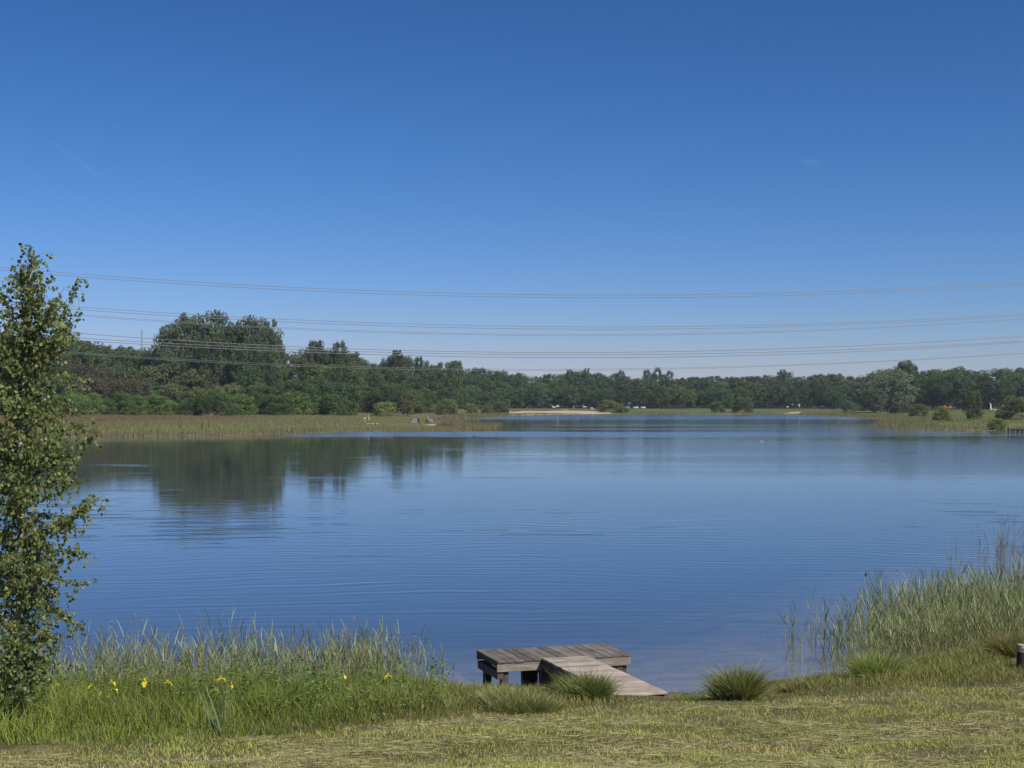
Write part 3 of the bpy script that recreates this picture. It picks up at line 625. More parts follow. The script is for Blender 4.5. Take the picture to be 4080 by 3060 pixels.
# reeds
def reed_bed(name, label, pts, hts, dens_leaf=7, green=(.285, .325, .15), stem=(.34, .30, .17), dead=.12, plume=.0):
    P = np.asarray(pts, float); n = len(P); hts = np.asarray(hts, float)
    lean = np.stack([RNG.normal(.03, .07, n), RNG.normal(0, .07, n), np.ones(n)], 1); lean = norm(lean)
    isd = RNG.random(n) < dead
    sc = np.where(isd[:, None], tint(n, (.42, .36, .24), .2, .05), tint(n, stem, .25, .08))
    B, D, BE, L, Wd, C = [P], [lean], [RNG.normal(0, .04, (n, 3)) * [1, 1, 0]], [hts * np.where(isd, RNG.uniform(.8, 1.25, n), 1)], [np.full(n, .008)], [sc]
    al = np.where(~isd)[0]
    for j in range(dens_leaf):
        f = .22 + .75 * (j + RNG.random(len(al))) / dens_leaf
        a = RNG.uniform(0, 6.28, len(al)); upk = RNG.uniform(2.4, 6.0, len(al))
        B.append(P[al] + lean[al] * (hts[al] * f)[:, None]); D.append(np.stack([np.cos(a), np.sin(a), upk], 1))
        BE.append(np.stack([np.cos(a) * .17, np.sin(a) * .17, RNG.uniform(-.22, .02, len(al))], 1)); L.append(RNG.uniform(.16, .36, len(al)) * np.clip(hts[al], .5, 1.4)); Wd.append(RNG.uniform(.009, .019, len(al))); C.append(tint(len(al), green, .48, .12))
    d_ = np.where(isd)[0]
    if plume and len(d_):
        q = d_[RNG.random(len(d_)) < plume]
        for j in range(7):
            a = RNG.uniform(0, 6.28, len(q)); top = P[q] + lean[q] * (L[0][q] * (.94 + .01 * j))[:, None]
            B.append(top); D.append(np.stack([np.cos(a), np.sin(a), np.full(len(q), .9)], 1)); BE.append(np.stack([np.cos(a) * .4, np.sin(a) * .4, np.full(len(q), -.6)], 1))
            L.append(RNG.uniform(.05, .10, len(q))); Wd.append(np.full(len(q), .016)); C.append(tint(len(q), (.36, .25, .18), .2))
    me = blades(name, np.concatenate(B), np.concatenate(D), np.concatenate(BE), np.concatenate(L), np.concatenate(Wd), np.concatenate(C), M_REED, 3)
    return tag(link(name, me), label, 'reeds', kind='stuff')
# left bed
x, d = RNG.uniform(-12, -.9, 40000), RNG.uniform(27.4, 31.8, 40000)
px = (x * F / d + CX) / K; s = shore_dist(x, d)
dens = np.where(px < 830, 1.0, .55 - .5 * (px - 830) / 160) * np.interp(-s, [-1, 0, 1.4, 2.2, 3.0], [.8, 1, .9, .35, .03]) * (.35 + 1.0 * value_noise(x * 1.4, d * 1.4, 61))
k = (x > -.36 * d - 2) & (s < .9) & (px < 990) & (RNG.random(len(x)) < dens); x, d, px, s = x[k][:2200], d[k][:2200], px[k][:2200], s[k][:2200]; n = len(x)
hts = np.where(px < 870, .40 + .62 * RNG.random(n) ** .8, RNG.uniform(.35, .95, n)) * (.8 + .35 * value_noise(x * 1.1, d, 64)) + .3 * (RNG.random(n) < .04)
pts = np.stack([x, d, ground(x, d)], 1); hts = hts + np.clip(-pts[:, 2], 0, .4)
reed_bed('reed_bed', 'reed bed in the water at the left between birch and jetty', pts, hts, 7, dead=.22, plume=.35, stem=(.36, .29, .18))
# right bed
x, d = RNG.uniform(5.5, 17, 60000), RNG.uniform(30.5, 41, 60000)
px = (x * F / d + CX) / K; s = shore_dist(x, d)
dens = np.interp(px, [1690, 1780, 1850, 1920], [.05, .13, .42, 1.0]) * np.interp(-s, [-.6, 0, 3.0, 4.5, 7], [.8, 1, .9, .3, .02]) * (.5 + .7 * value_noise(x, d, 63))
k = (x < .36 * d + 2.2) & (s < .6) & (px > 1690) & ~((px < 1850) & (d > 34.5)) & (RNG.random(len(x)) < dens); x, d, px = x[k][:2700], d[k][:2700], px[k][:2700]; n = len(x)
pts = np.stack([x, d, ground(x, d)], 1); hts = np.maximum(.1, -pts[:, 2]) + (.45 + .62 * RNG.random(n) ** .8) * np.interp(px, [1690, 1900, 2200], [.85, .95, 1.08]) + .35 * (RNG.random(n) < .04)
reed_bed('reed_bed', 'dense reed bed in the water at the right behind the grass tussock', pts, hts, 7, green=(.285, .325, .15), dead=.16, plume=.3, stem=(.40, .33, .20))
pts, hts = [], []
for cx, cy, r, k in [(1700, 1392, 6, 5), (1712, 1384, 4, 4), (1755, 1388, 7, 5), (1775, 1400, 5, 3), (1795, 1392, 9, 8), (1815, 1404, 8, 9), (1838, 1398, 10, 12)]:
    for _ in range(k):
        q = shore(cx + RNG.normal(0, r * .6), cy + RNG.normal(0, 7)); pts.append((q[0], q[1], gz(*q))); hts.append(-gz(*q) + RNG.uniform(.55, 1.15))
reed_bed('reed_bed', 'few single reed stems standing in the clear water left of the right reed bed', pts, hts, 6, green=(.20, .25, .11), stem=(.26, .21, .12), dead=.18, plume=.1)
# thin old reeds further out on the right
pts, hts = [], []
for cx, cy, r, k in [(2180, 1192, 26, 55), (2160, 1203, 9, 34), (2110, 1190, 18, 16), (2065, 1196, 30, 9), (2225, 1195, 20, 40), (2130, 1250, 60, 22), (2210, 1235, 30, 14)]:
    for _ in range(k):
        q = shore(cx + RNG.normal(0, r * .6), cy + RNG.normal(0, 7)); pts.append((q[0], q[1], gz(*q))); hts.append(-gz(*q) + RNG.uniform(.35, 1.4))
reed_bed('reed_bed', 'thin brownish old reed stems standing far out in the water at the right', pts, hts, 2, green=(.22, .17, .11), stem=(.16, .115, .075), dead=.45, plume=.15)

# marsh and far shore vegetation: coarse blades standing on the ground
def far_blades(name, label, n, xr, yr, test, hgt, wd, colf):
    x = RNG.uniform(*xr, n); y = RNG.uniform(*yr, n); s = shore_dist(x, y); k = test(x, y, s); x, y, s = x[k], y[k], s[k]; z = np.maximum(ground(x, y), -.3)
    P = np.stack([x, y, z], 1); n = len(P)
    o = link(name, blades(name, P, up(n, .25), RNG.normal(0, .2, (n, 3)) * [1, 1, 0], hgt(x, y, s) * RNG.uniform(.6, 1.3, n), wd * RNG.uniform(.6, 1.5, n), colf(x, y, s), M_BLADE, 2))
    return tag(o, label, 'marsh grass', kind='stuff')
def marsh_col(x, y, s):
    n = len(x); nz = (value_noise(x * .12, y * .05, 71) - .5)
    t = (np.clip(sstep(8, 70, s) + nz * .8, 0, 1) * np.interp(x, [-70, -28], [1, .3]))[:, None]; w_ = (s < 5)[:, None]
    c = tint(n, (.275, .285, .115), .2) * (1 - t) + tint(n, (.25, .18, .10), .2) * t
    return np.where(w_, tint(n, (.25, .215, .125), .2), c)
far_blades('marsh_grass', 'brownish marsh grass and reeds along the left shore', 230000, (-160, -6), (196, 412), lambda x, y, s: (s > -2.5) & (s < 150) & (np.abs(x) < .36 * y + 6) & ~((x > -26) & (x < -12) & (y > 293) & (y < 330)), lambda x, y, s: np.interp(s, [-2, 2, 15, 60], [.8, .8, .5, .4]) * np.where((x > -32) & (x < -8), .55, 1), .045, marsh_col)
far_blades('sparse_reeds', 'sparse yellowish reeds in the water off the tip of the spit', 5200, (-22, 0), (262, 345), lambda x, y, s: (s < 2) & (s > -11) & (x < -2.0 - (330 - y) * .012), lambda x, y, s: np.full(len(x), .85), .045, lambda x, y, s: tint(len(x), (.26, .24, .11), .2))
far_blades('shore_grass', 'yellowish grass and reeds along the far shore', 60000, (-20, 150), (400, 640), lambda x, y, s: (s > -1.5) & (s < 22) & (np.abs(x) < .36 * y + 6) & ~((y > 540) & (x > -6) & (x < 38)) & ~((y > 550) & (x > 94) & (x < 108)), lambda x, y, s: np.interp(s, [-1, 3, 20], [.8, .6, .35]), .085, lambda x, y, s: tint(len(x), (.22, .215, .095), .22))
far_blades('shore_grass', 'pale reeds and grass along the right shore spit', 52000, (60, 135), (268, 420), lambda x, y, s: (s > -2) & (s < 60) & (np.abs(x) < .36 * y + 6), lambda x, y, s: np.interp(s, [-1, 4, 12, 40], [.9, .7, .33, .22]), .055, lambda x, y, s: np.where((s < 9)[:, None], tint(len(x), (.24, .225, .115), .2), tint(len(x), (.25, .26, .10), .2)))
far_blades('sparse_reeds', 'sparse reeds reaching into the water left of the right hand spit', 2800, (66, 100), (290, 345), lambda x, y, s: (s < 0) & (s > -14) & (y < 338), lambda x, y, s: np.full(len(x), .8), .04, lambda x, y, s: tint(len(x), (.24, .22, .12), .2))

# grass tussocks: one thing each
def tussock(px, base, top, hw, n, label, cols=((.16, .20, .06), (.33, .29, .15)), dry=.15, spread=.5, extra=0):
    n = int(n * 1.35); b = hit(px, base); r = hw * K * b.y / F; h = (base - top) * K * b.y / F * 1.05
    m = 9; cc = RNG.normal(0, r * .34, (m, 2)); ch = RNG.uniform(.7, 1.15, m); ch[0] = 1.1; cc[0] *= .3; cl = RNG.normal(0, .12, (m, 2)); k = RNG.integers(0, m, n)
    q = cc[k] + RNG.normal(0, r * .17, (n, 2)); k = k[np.hypot(q[:, 0], q[:, 1]) < r]; q = q[np.hypot(q[:, 0], q[:, 1]) < r]; n = len(q)
    base_p = np.stack([q[:, 0], q[:, 1], np.array([gz(b.x, b.y) * 0 for _ in range(1)])[0] * np.ones(n) - .04], 1)
    rel = (q - cc[k]) / (r * .3) * .5 + q / r * .5
    d = np.stack([rel[:, 0] * spread + cl[k, 0] + RNG.normal(0, .25, n), rel[:, 1] * spread + cl[k, 1] + RNG.normal(0, .25, n), np.ones(n)], 1)
    dr = (RNG.random(n) < dry)[:, None]; cm = RNG.uniform(.75, 1.25, m)[k][:, None]; col = np.where(dr, tint(n, cols[1], .25), tint(n, cols[0], .3)) * cm * 1.45
    be = np.stack([rel[:, 0] * .3, rel[:, 1] * .3, -.22 * np.ones(n)], 1) + RNG.normal(0, .24, (n, 3)) * [1, 1, .4]; h = h * ch[k]
    me = blades('grass_tussock', base_p, d, be, h * RNG.uniform(.5, 1.15, n), RNG.uniform(.006, .012, n), col, M_BLADE, 3)
    o = link('grass_tussock', me, None, (b.x, b.y, b.z)); return tag(o, label, 'tussock')
tussock(1276, 1512, 1447, 52, 2600, 'dense dark green tussock leaning against the left side of the boardwalk', ((.12, .15, .045), (.24, .2, .1)), .2)
tussock(1592, 1512, 1420, 44, 2400, 'tall spiky tussock at the water right of the jetty, standing alone', ((.17, .19, .065), (.3, .27, .14)), .2, .30)
tussock(1897, 1467, 1393, 60, 2600, 'wide arching tussock in front of the right reed bed', ((.20, .24, .07), (.33, .29, .15)), .15, .36)
tussock(1716, 1492, 1463, 24, 900, 'small tussock on the shore between the two large ones at the right', ((.16, .17, .06), (.3, .26, .14)), .25)
tussock(1120, 1530, 1478, 100, 4200, 'low sprawling tussock under the near edge of the jetty platform', ((.17, .20, .07), (.36, .30, .16)), .25, .45)
tussock(2172, 1420, 1350, 46, 2200, 'dark olive-brown tussock at the edge of the right reeds near the post', ((.15, .15, .055), (.24, .19, .09)), .3, .5)
tussock(985, 1500, 1472, 34, 700, 'thin reed clump between the left reeds and the jetty', ((.19, .21, .08), (.4, .35, .2)), .2, .35)
tussock(1490, 1514, 1494, 30, 700, 'short fresh grass clump at the land end of the boardwalk', ((.13, .19, .05), (.3, .27, .14)), .1, .5)

# ------------------------------------------------------------------ wooden jetty
M_DECK = wood('deck_wood', (.108, .092, .078), (.255, .222, .190), (45, 2.5, 45))
M_WALK = wood('walkway_wood', (.30, .245, .19), (.56, .475, .39), (2.5, 40, 40))
M_BEAM = wood('beam_wood', (.16, .135, .11), (.46, .40, .335), (2.5, 30, 30))
M_POST = wood('post_wood', (.06, .052, .044), (.17, .15, .13), (30, 30, 2.5))
def jetty():
    d = (H - .53) * F / (2636 - Y0); t = empty('wooden_jetty', ((1981 - CX) * d / F, d, 0), R(17.6)); Lx, Ly, top = 2.72, 1.40, .53
    tag(t, 'weathered grey T-shaped wooden jetty with a plank walkway to the bank', 'jetty')
    rg = random.Random(3); n = 15; wb = Lx / n
    mb = MB()
    for i in range(n):
        mb.box((wb * (i + .5), Ly / 2 + rg.uniform(-.008, .008), top - .018 + rg.uniform(-.003, .003)), (wb - .012 + rg.uniform(-.004, .002), Ly + .03, .036), Matrix.Rotation(rg.uniform(-.003, .003), 4, 'Z'), .003)
    mb.build('platform_deck', M_DECK, t)
    x0, x1 = .90, 1.81
    for a, b in ((0.0, x0 - .004), (x1 + .004, Lx)):
        MB().box(((a + b) / 2, .024, top - .036 - .086), (b - a, .045, .168), None, .004).build('fascia_board', M_BEAM, t)
    MB().box((Lx / 2, Ly - .024, top - .036 - .072), (Lx, .045, .140), None, .004).build('fascia_board', M_BEAM, t)
    for x in (.12, Lx * .36, Lx * .64, Lx - .12):
        MB().box((x, Ly / 2, top - .036 - .066), (.06, Ly - .10, .13)).build('joist', M_POST, t)
    for x in (.075, 1.05, 1.7, Lx - .22):
        MB().box((x, Ly / 2, top - .275), (.12, Ly - .06, .15), None, .004).build('cross_beam', M_POST, t)
        for y in (.13, Ly - .16):
            for dx in ((-.085, .085) if x > .5 else (.10,)):
                MB().box((x + dx, y, -.44), (.14, .15, 1.55), None, .006).build('post', M_POST, t)
    wl = 3.9; nb = 28; wb = wl / nb; mb = MB()
    for i in range(nb):
        mb.box(((x0 + x1) / 2 + rg.uniform(-.006, .006), .0 - wb * (i + .5), top + .004 + rg.uniform(-.004, .004)), (x1 - x0 + .02, wb - .008, .036), Matrix.Rotation(rg.uniform(-.004, .004), 4, 'Z'), .003)
    mb.build('walkway_deck', M_WALK, t)
    for x in (x0 + .03, x1 - .03):
        MB().box((x, -wl / 2 - .004, top - .018 - .075), (.05, wl - .02, .145), None, .004).build('walkway_beam', M_POST, t)
    for y in (-.75, -2.0):
        for x in (x0 + .10, x1 - .10):
            MB().box((x, y, -.15), (.12, .12, 1.05), None, .005).build('post', M_POST, t)
    mb = MB()
    for i in range(n):
        for yy in (.05, Ly - .05):
            mb.box((wb * 0 + Lx / n * (i + .5) + rg.uniform(-.02, .02), yy, top + .0015), (.009, .009, .004))
    mb.build('nail_heads', plain('nail', (.05, .045, .04), .5, .6), t)
    return t
jetty()

# post at the right edge of the photo
def post():
    b = hit(4068 / K, 2664 / K)
    t = empty('marker_post', b); tag(t, 'short black round wooden post with a pale top at the right edge', 'post')
    MB().tube([(0, 0, -.3), (0, 0, .0), (.005, 0, .28), (.005, 0, .30)], [.082, .082, .080, .079], 20).build('shaft', plain('black_post', (.018, .017, .016), .75, var=.4, scale=25, bump=.5), t, smooth=False)
    MB().tube([(.005, 0, .301), (.006, 0, .42), (.006, 0, .438)], [.081, .083, .074], 20).build('weathered_top', wood('post_top', (.24, .21, .18), (.50, .45, .40), (30, 30, 3)), t)
    MB().box((.03, -.084, .36), (.055, .012, .05), None, .004).build('metal_plate', plain('zinc', (.55, .55, .53), .35, .8), t)
post()

# ------------------------------------------------------------------ birch at the left
def birch():
    D0 = 21.5
    def at(px, py): return np.array([(px - CX) * D0 / F, 0, H + (Y0 - py) * D0 / F])
    x0 = (62 - CX) * D0 / F; zg = gz(x0, D0)
    org = np.array([x0, D0, zg - .02]); t = empty('birch_tree', org); tag(t, 'slender young birch with small yellow-green leaves at the left edge', 'tree')
    rg = np.random.default_rng(5); z = lambda py: H + (Y0 - py) * D0 / F - org[2]
    tp = [(62, None), (70, 2500), (82, 2100), (86, 1750), (100, 1400), (112, 1200), (130, 985)]
    TP = np.array([[0, 0, -.2]] + [[(px - 62) * D0 / F, .05 * math.sin(i * 1.7), z(py)] for i, (px, py) in enumerate(tp) if py])
    TR = [.062, .052, .044, .036, .022, .014, .004]
    MB().tube(TP, TR, 8).build('trunk', plain('birch_bark', (.34, .31, .28), .8, var=.55, scale=9), t, smooth=True)
    zs = TP[:, 2]
    def axis(h): return np.array([np.interp(h, zs, TP[:, 0]), np.interp(h, zs, TP[:, 1]), h])
    RZ = [z(q) for q in (2950, 2860, 2780, 2650, 2560, 2350, 2150, 2000, 1820, 1750, 1600, 1500, 1400, 1300, 1180, 1080, 985)]
    RR = [.15, .30, .42, .50, .86, .92, .90, .84, .84, .90, .78, .80, .72, .60, .36, .22, .10]
    mb = MB(); LP, LN, LS = [], [], []
    def leaves(p, n, spread):
        for _ in range(n):
            q = p + rg.normal(0, spread, 3); LP.append(q); LN.append(rg.normal(0, 1, 3) + np.array([.25, -.5, .15])); LS.append(rg.uniform(.042, .072))
    def limb(path, r, dens, spread=.022, twigs=True):
        path = np.array(path); mb.tube(path, list(np.linspace(r, .0022, len(path))), 4, cap=False)
        L = np.linalg.norm(np.diff(path, axis=0), axis=1); tot = L.sum(); m = max(2, int(tot * dens))
        for u in rg.uniform(.12, 1, m):
            s_ = u * tot; k = int(np.searchsorted(np.cumsum(L), s_)); k = min(k, len(L) - 1); f = (s_ - (np.cumsum(L)[k] - L[k])) / L[k]
            p = path[k] * (1 - f) + path[k + 1] * f
            if twigs and rg.random() < .34:
                a = rg.uniform(0, 6.28); ln = rg.uniform(.12, .42) * (1.15 - .4 * u); dr = rg.uniform(-1.2, .3)
                tw = [p, p + np.array([math.cos(a) * .5, math.sin(a) * .5, .25 + dr * .3]) * ln, p + np.array([math.cos(a) * .8, math.sin(a) * .8, dr]) * ln]
                mb.tube(tw, [.003, .002, .0012], 3, cap=False)
                for q in np.linspace(.2, 1, max(3, int(ln * 34))): leaves(tw[1] * (1 - q) + tw[2] * q if q > .5 else tw[0] * (1 - q) + tw[1] * q, 1, .018)
            else: leaves(p, 1, spread)
    n = 165
    for i in range(n):
        h = z(2880) + (z(1010) - z(2880)) * ((i + rg.random()) / n) ** .92
        a = i * 2.39996 + rg.uniform(-.5, .5); rr = np.interp(h, RZ, RR) * rg.uniform(.35, 1.28)
        low = h < z(1500); rise = rg.uniform(.35, 1.15) if low else rg.uniform(.8, 1.6)
        st = axis(max(.15, h - rr * rise * .6)); o_ = np.array([math.cos(a), math.sin(a), 0])
        droop = rg.uniform(.1, .75) if low else rg.uniform(-.1, .25)
        path = [st + o_ * rr * q + np.array([0, 0, rr * (rise * q * (1.4 - .4 * q) - droop * q * q)]) for q in np.linspace(0, 1, 6)]
        limb(path, .004 + .009 * rr, 48 if low else 25, .045)
    for px, py, sx, sy, dens in ((292, 1112, 190, 1500, 75), (268, 1250, 200, 1450, 60), (378, 1985, 175, 2150, 85), (345, 1755, 190, 1830, 70), (330, 2510, 120, 2330, 80), (338, 2330, 150, 2260, 70), (20, 1170, 95, 1420, 65), (70, 1080, 100, 1330, 60), (182, 1160, 108, 1420, 62), (262, 1330, 130, 1500, 60), (335, 2215, 120, 2150, 70), (215, 1215, 120, 1430, 55)):
        a_, b_ = axis(z(sy)), at(px, py) - org; b_[1] = rg.uniform(-.3, .3); b_[0] = (px - 62) * D0 / F; b_[2] = z(py)
        mid = (a_ + b_) / 2 + np.array([.06, 0, -.06]); limb([a_, a_ * .6 + mid * .4, mid, mid * .45 + b_ * .55 + np.array([.01, 0, -.02]), b_], .010, dens, .028)
    limb([axis(q) for q in np.linspace(z(1600), z(985), 8)], .01, 55, .05)
    mb.build('branches', plain('birch_twig', (.085, .065, .052), .8, var=.3, scale=20), t)
    P = np.array(LP); N = np.array(LN); Sz = np.array(LS); N[:, 2] *= .55
    V, F4 = leaf_cards(P, N, Sz, .86); m = len(P); c = tint(m, (.20, .25, .095), .42, .12); y_ = rg.random(m) < .10; c[y_] = tint(int(y_.sum()), (.36, .34, .09), .2, .05)
    link('crown', np_mesh('birch_crown', V, [F4], np.repeat(c, 4, 0), M_BIRCH), t)
birch()

# ------------------------------------------------------------------ yellow irises on the left bank
M_IRIS = plain('iris_petal', (.74, .63, .035), .5, var=.2); M_STALK = plain('iris_stalk', (.12, .19, .05), .6, var=.2)
def iris_flower():
    mb = MB(); rg = random.Random(2)
    def petal(a, pts, wd):
        c, s_ = math.cos(a), math.sin(a); L_, R__ = [], []
        for (r, z_), w_ in zip(pts, wd):
            L_.append(mb.bm.verts.new((c * r - s_ * w_, s_ * r + c * w_, z_))); R__.append(mb.bm.verts.new((c * r + s_ * w_, s_ * r - c * w_, z_ - .002)))
        for i in range(len(pts) - 1): mb.bm.faces.new((L_[i], R__[i], R__[i + 1], L_[i + 1]))
    for k in range(3):
        petal(k * 2.094 + .3, [(.004, 0), (.022, .018), (.045, .008), (.056, -.026)], [.004, .013, .022, .010])      # hanging petals
        petal(k * 2.094 + 1.35, [(.003, 0), (.010, .024), (.016, .05)], [.003, .010, .004])                          # upright petals
    o = mb.build('flower', M_IRIS); me = o.data; bpy.data.objects.remove(o); return me
FLOWER = iris_flower()
def iris(dx, dy, d, label, group='yellow irises in the tall grass', k=1.15, leaves=4, rot=0):
    p = W(dx, dy, d); g0 = gz(p.x, d); h = p.z - g0
    t = empty('yellow_iris', (p.x, d, g0), rot); tag(t, label, 'flower', group)
    f = link('flower', FLOWER, t, (0, 0, h - .02)); f.scale = (k, k, k)
    MB().tube([(.02, .01, -.03), (.008, 0, h * .5), (0, 0, h - .02)], [.006, .005, .004], 5).build('stem', M_STALK, t)
    n = leaves; a = RNG.uniform(0, 6.28, n); D = np.stack([np.cos(a) * .12, np.sin(a) * .12, np.ones(n)], 1)
    link('leaves', blades('iris_leaves', np.zeros((n, 3)), D, D * [.4, .4, -.05], h * RNG.uniform(.7, 1.1, n), np.full(n, .022), tint(n, (.17, .24, .08)), M_BLADE, 4), t)
for i, (dx, dy, lab) in enumerate([(120, 1477, 'yellow iris nearest to the birch'), (147, 1494, 'low yellow iris second from the birch'), (195, 1480, 'yellow iris at the top left of the close group of three'), (207, 1493, 'large yellow iris at the right of the close group of three'),
        (201, 1507, 'lowest yellow iris below the close group'), (242, 1473, 'yellow iris standing over two others, right of the close group of three'), (235, 1500, 'low small yellow iris between the close group and the biggest flower'), (246, 1488, 'small yellow iris just under the taller one left of the biggest flower'),
        (312, 1473, 'biggest and brightest yellow iris flower'), (363, 1473, 'upper one of two yellow irises right of the biggest flower'), (367, 1485, 'lower one of two yellow irises right of the biggest flower'), (463, 1489, 'yellow iris beside the tall sword leaves'),
        (500, 1480, 'small yellow iris right of the tall sword leaves'), (477, 1465, 'orange-yellow iris among the reeds above the sword leaves'), (743, 1459, 'lone yellow iris in the middle of the left reeds, left of the last one'), (837, 1459, 'yellow iris nearest to the jetty')]):
    iris(dx, dy, (23.8 if i != 4 else 23.4) if dx < 600 else 25.6, lab, k=1.75 if i in (8, 3) else random.uniform(1.0, 1.35), rot=i * 1.1)
b = hit(470, 1588); n = 13; a = RNG.uniform(-.35, .35, n)
D = np.stack([a, RNG.normal(0, .1, n), np.ones(n)], 1); base = np.stack([RNG.normal(0, .05, n), RNG.normal(0, .05, n), np.zeros(n)], 1)
o = link('iris_plant', blades('iris_plant', base, D, D * [.25, .25, -.1], RNG.uniform(.45, .95, n), RNG.uniform(.022, .034, n), tint(n, (.24, .30, .15), .2), M_BLADE, 4), None, b); tag(o, 'clump of tall blue-green sword leaves in front of the reeds, without a flower', 'plant')

# ------------------------------------------------------------------ power lines across the lake
M_WIRE = plain('wire', (.36, .34, .33), .5, .3, var=.05)
WIRES = [('upper wire of the topmost pair', 322, [(0, 1065), (700, 1118), (2200, 1175), (3380, 1157.6), (4080, 1125)]), ('lower wire of the topmost pair', 318, [(0, 1076), (700, 1129), (2200, 1186), (3380, 1167.7), (4080, 1133)]),
    ('upper wire of the second pair from the top', 326, [(304, 1223), (700, 1248), (2200, 1302), (3380, 1284), (4080, 1250)]), ('lower wire of the second pair from the top', 321, [(297, 1232), (700, 1259), (2200, 1311), (3380, 1292.7), (4080, 1256)]),
    ('upper wire of the third, fainter pair', 340, [(310, 1253), (700, 1280), (2200, 1333), (3380, 1308), (4080, 1269)]), ('lower wire of the third, fainter pair', 338, [(310, 1258), (700, 1285), (2200, 1338), (3380, 1312), (4080, 1271.5)]),
    ('top wire of the lower bundle of three', 324, [(266, 1324), (700, 1356), (2200, 1404), (3380, 1379), (4080, 1338)]), ('middle wire of the lower bundle of three', 318, [(348, 1348), (700, 1370), (2200, 1413), (3380, 1393), (4080, 1357.6)]),
    ('bottom, palest wire of the lower bundle of three', 314, [(158, 1345), (700, 1379), (2200, 1425), (3380, 1402), (4080, 1362)]),
    ('upper wire of the lowest pair, close above the far trees', 336, [(272, 1400), (700, 1432), (2200, 1469), (3380, 1446), (4080, 1405)]), ('lower wire of the lowest pair, close above the far trees', 333, [(272, 1405), (700, 1438), (2200, 1474.5), (3380, 1449), (4080, 1408)])]
for lab, d, pts in WIRES:
    a = np.array(pts, float); c = np.polyfit((a[:, 0] - CX) / 2000, a[:, 1], 3); path = []
    for px in np.linspace(-900, 4980, 64):
        path.append(((px - CX) * d / F, d, H + (Y0 - np.polyval(c, (px - CX) / 2000)) * d / F))
    th = 1.3 * .038 if 'pair' in lab and 'third' not in lab and 'lowest' not in lab else 1.3 * (.045 if 'bundle' in lab else .028)
    o = MB().tube(path, th, 5).build('power_line', M_WIRE, smooth=True); tag(o, lab + ' of overhead wires' if 'wires' not in lab else lab, 'power line', 'overhead power lines')
b = W(306, 757, 900); z1 = W(306, 713, 900).z
mb = MB()
for k in range(3): mb.tube([(math.cos(k * 2.1) * .5, math.sin(k * 2.1) * .5, -b.z), (math.cos(k * 2.1) * .35, math.sin(k * 2.1) * .35, z1 - b.z)], [.16, .12], 4)
for q in np.arange(0, z1 - b.z, 2.0): mb.tube([(.4, 0, q), (-.2, .35, q + 1)], .06, 3).tube([(-.2, .35, q + 1), (-.2, -.35, q + 2)], .06, 3)
t = empty('radio_mast', (b.x, b.y, 0)); tag(t, 'thin radio mast far behind the left wood, left of the high clump', 'mast')
mb.build('lattice', M_WIRE, t, (0, 0, b.z)); MB().tube([(0, 0, z1), (0, 0, z1 + 2)], .08, 5).build('antenna', M_WIRE, t)

# ------------------------------------------------------------------ people
SKIN = plain('skin', (.52, .33, .24), .55, var=.06); HAIR = plain('hair', (.035, .022, .015), .6, var=.3)
FING = [(-.030, .075), (-.010, .085), (.010, .080), (.028, .062)]
def skinned(name, pts, edges, mat, parent, root=0):
    me = bpy.data.meshes.new(name); me.from_pydata([p[:3] for p in pts], edges, [])
    o = bpy.data.objects.new(name, me); COL.objects.link(o)
    o.modifiers.new('skin', 'SKIN'); sv = me.skin_vertices[0].data
    for i, p in enumerate(pts): sv[i].radius = (p[3], p[3]); sv[i].use_root = (i == root)
    su = o.modifiers.new('sub', 'SUBSURF'); su.levels = 1; su.render_levels = 1
    dg = bpy.context.evaluated_depsgraph_get(); dg.update()
    m2 = bpy.data.meshes.new_from_object(o.evaluated_get(dg)); m2.name = name
    bpy.data.objects.remove(o); bpy.data.meshes.remove(me)
    for p in m2.polygons: p.use_smooth = True
    m2.materials.clear(); m2.materials.append(mat)
    return link(name, m2, parent)
STAND = dict(pelvis=(0, 0, .96), waist=(0, -.01, 1.10), chest=(0, 0, 1.30), neck=(0, 0, 1.47), chin=(0, -.03, 1.55), head=(0, -.015, 1.64), crown=(0, 0, 1.73),
             sl=(.18, 0, 1.41), el=(.25, .03, 1.14), wl=(.26, -.05, .90), sr=(-.18, 0, 1.41), er=(-.25, .03, 1.14), wr=(-.26, -.05, .90),
             hl=(.10, 0, .90), kl=(.11, -.03, .50), al=(.11, .03, .09), tl=(.12, -.14, .04), hr=(-.10, 0, .90), kr=(-.11, -.03, .50), ar=(-.11, .03, .09), tr=(-.12, -.14, .04))
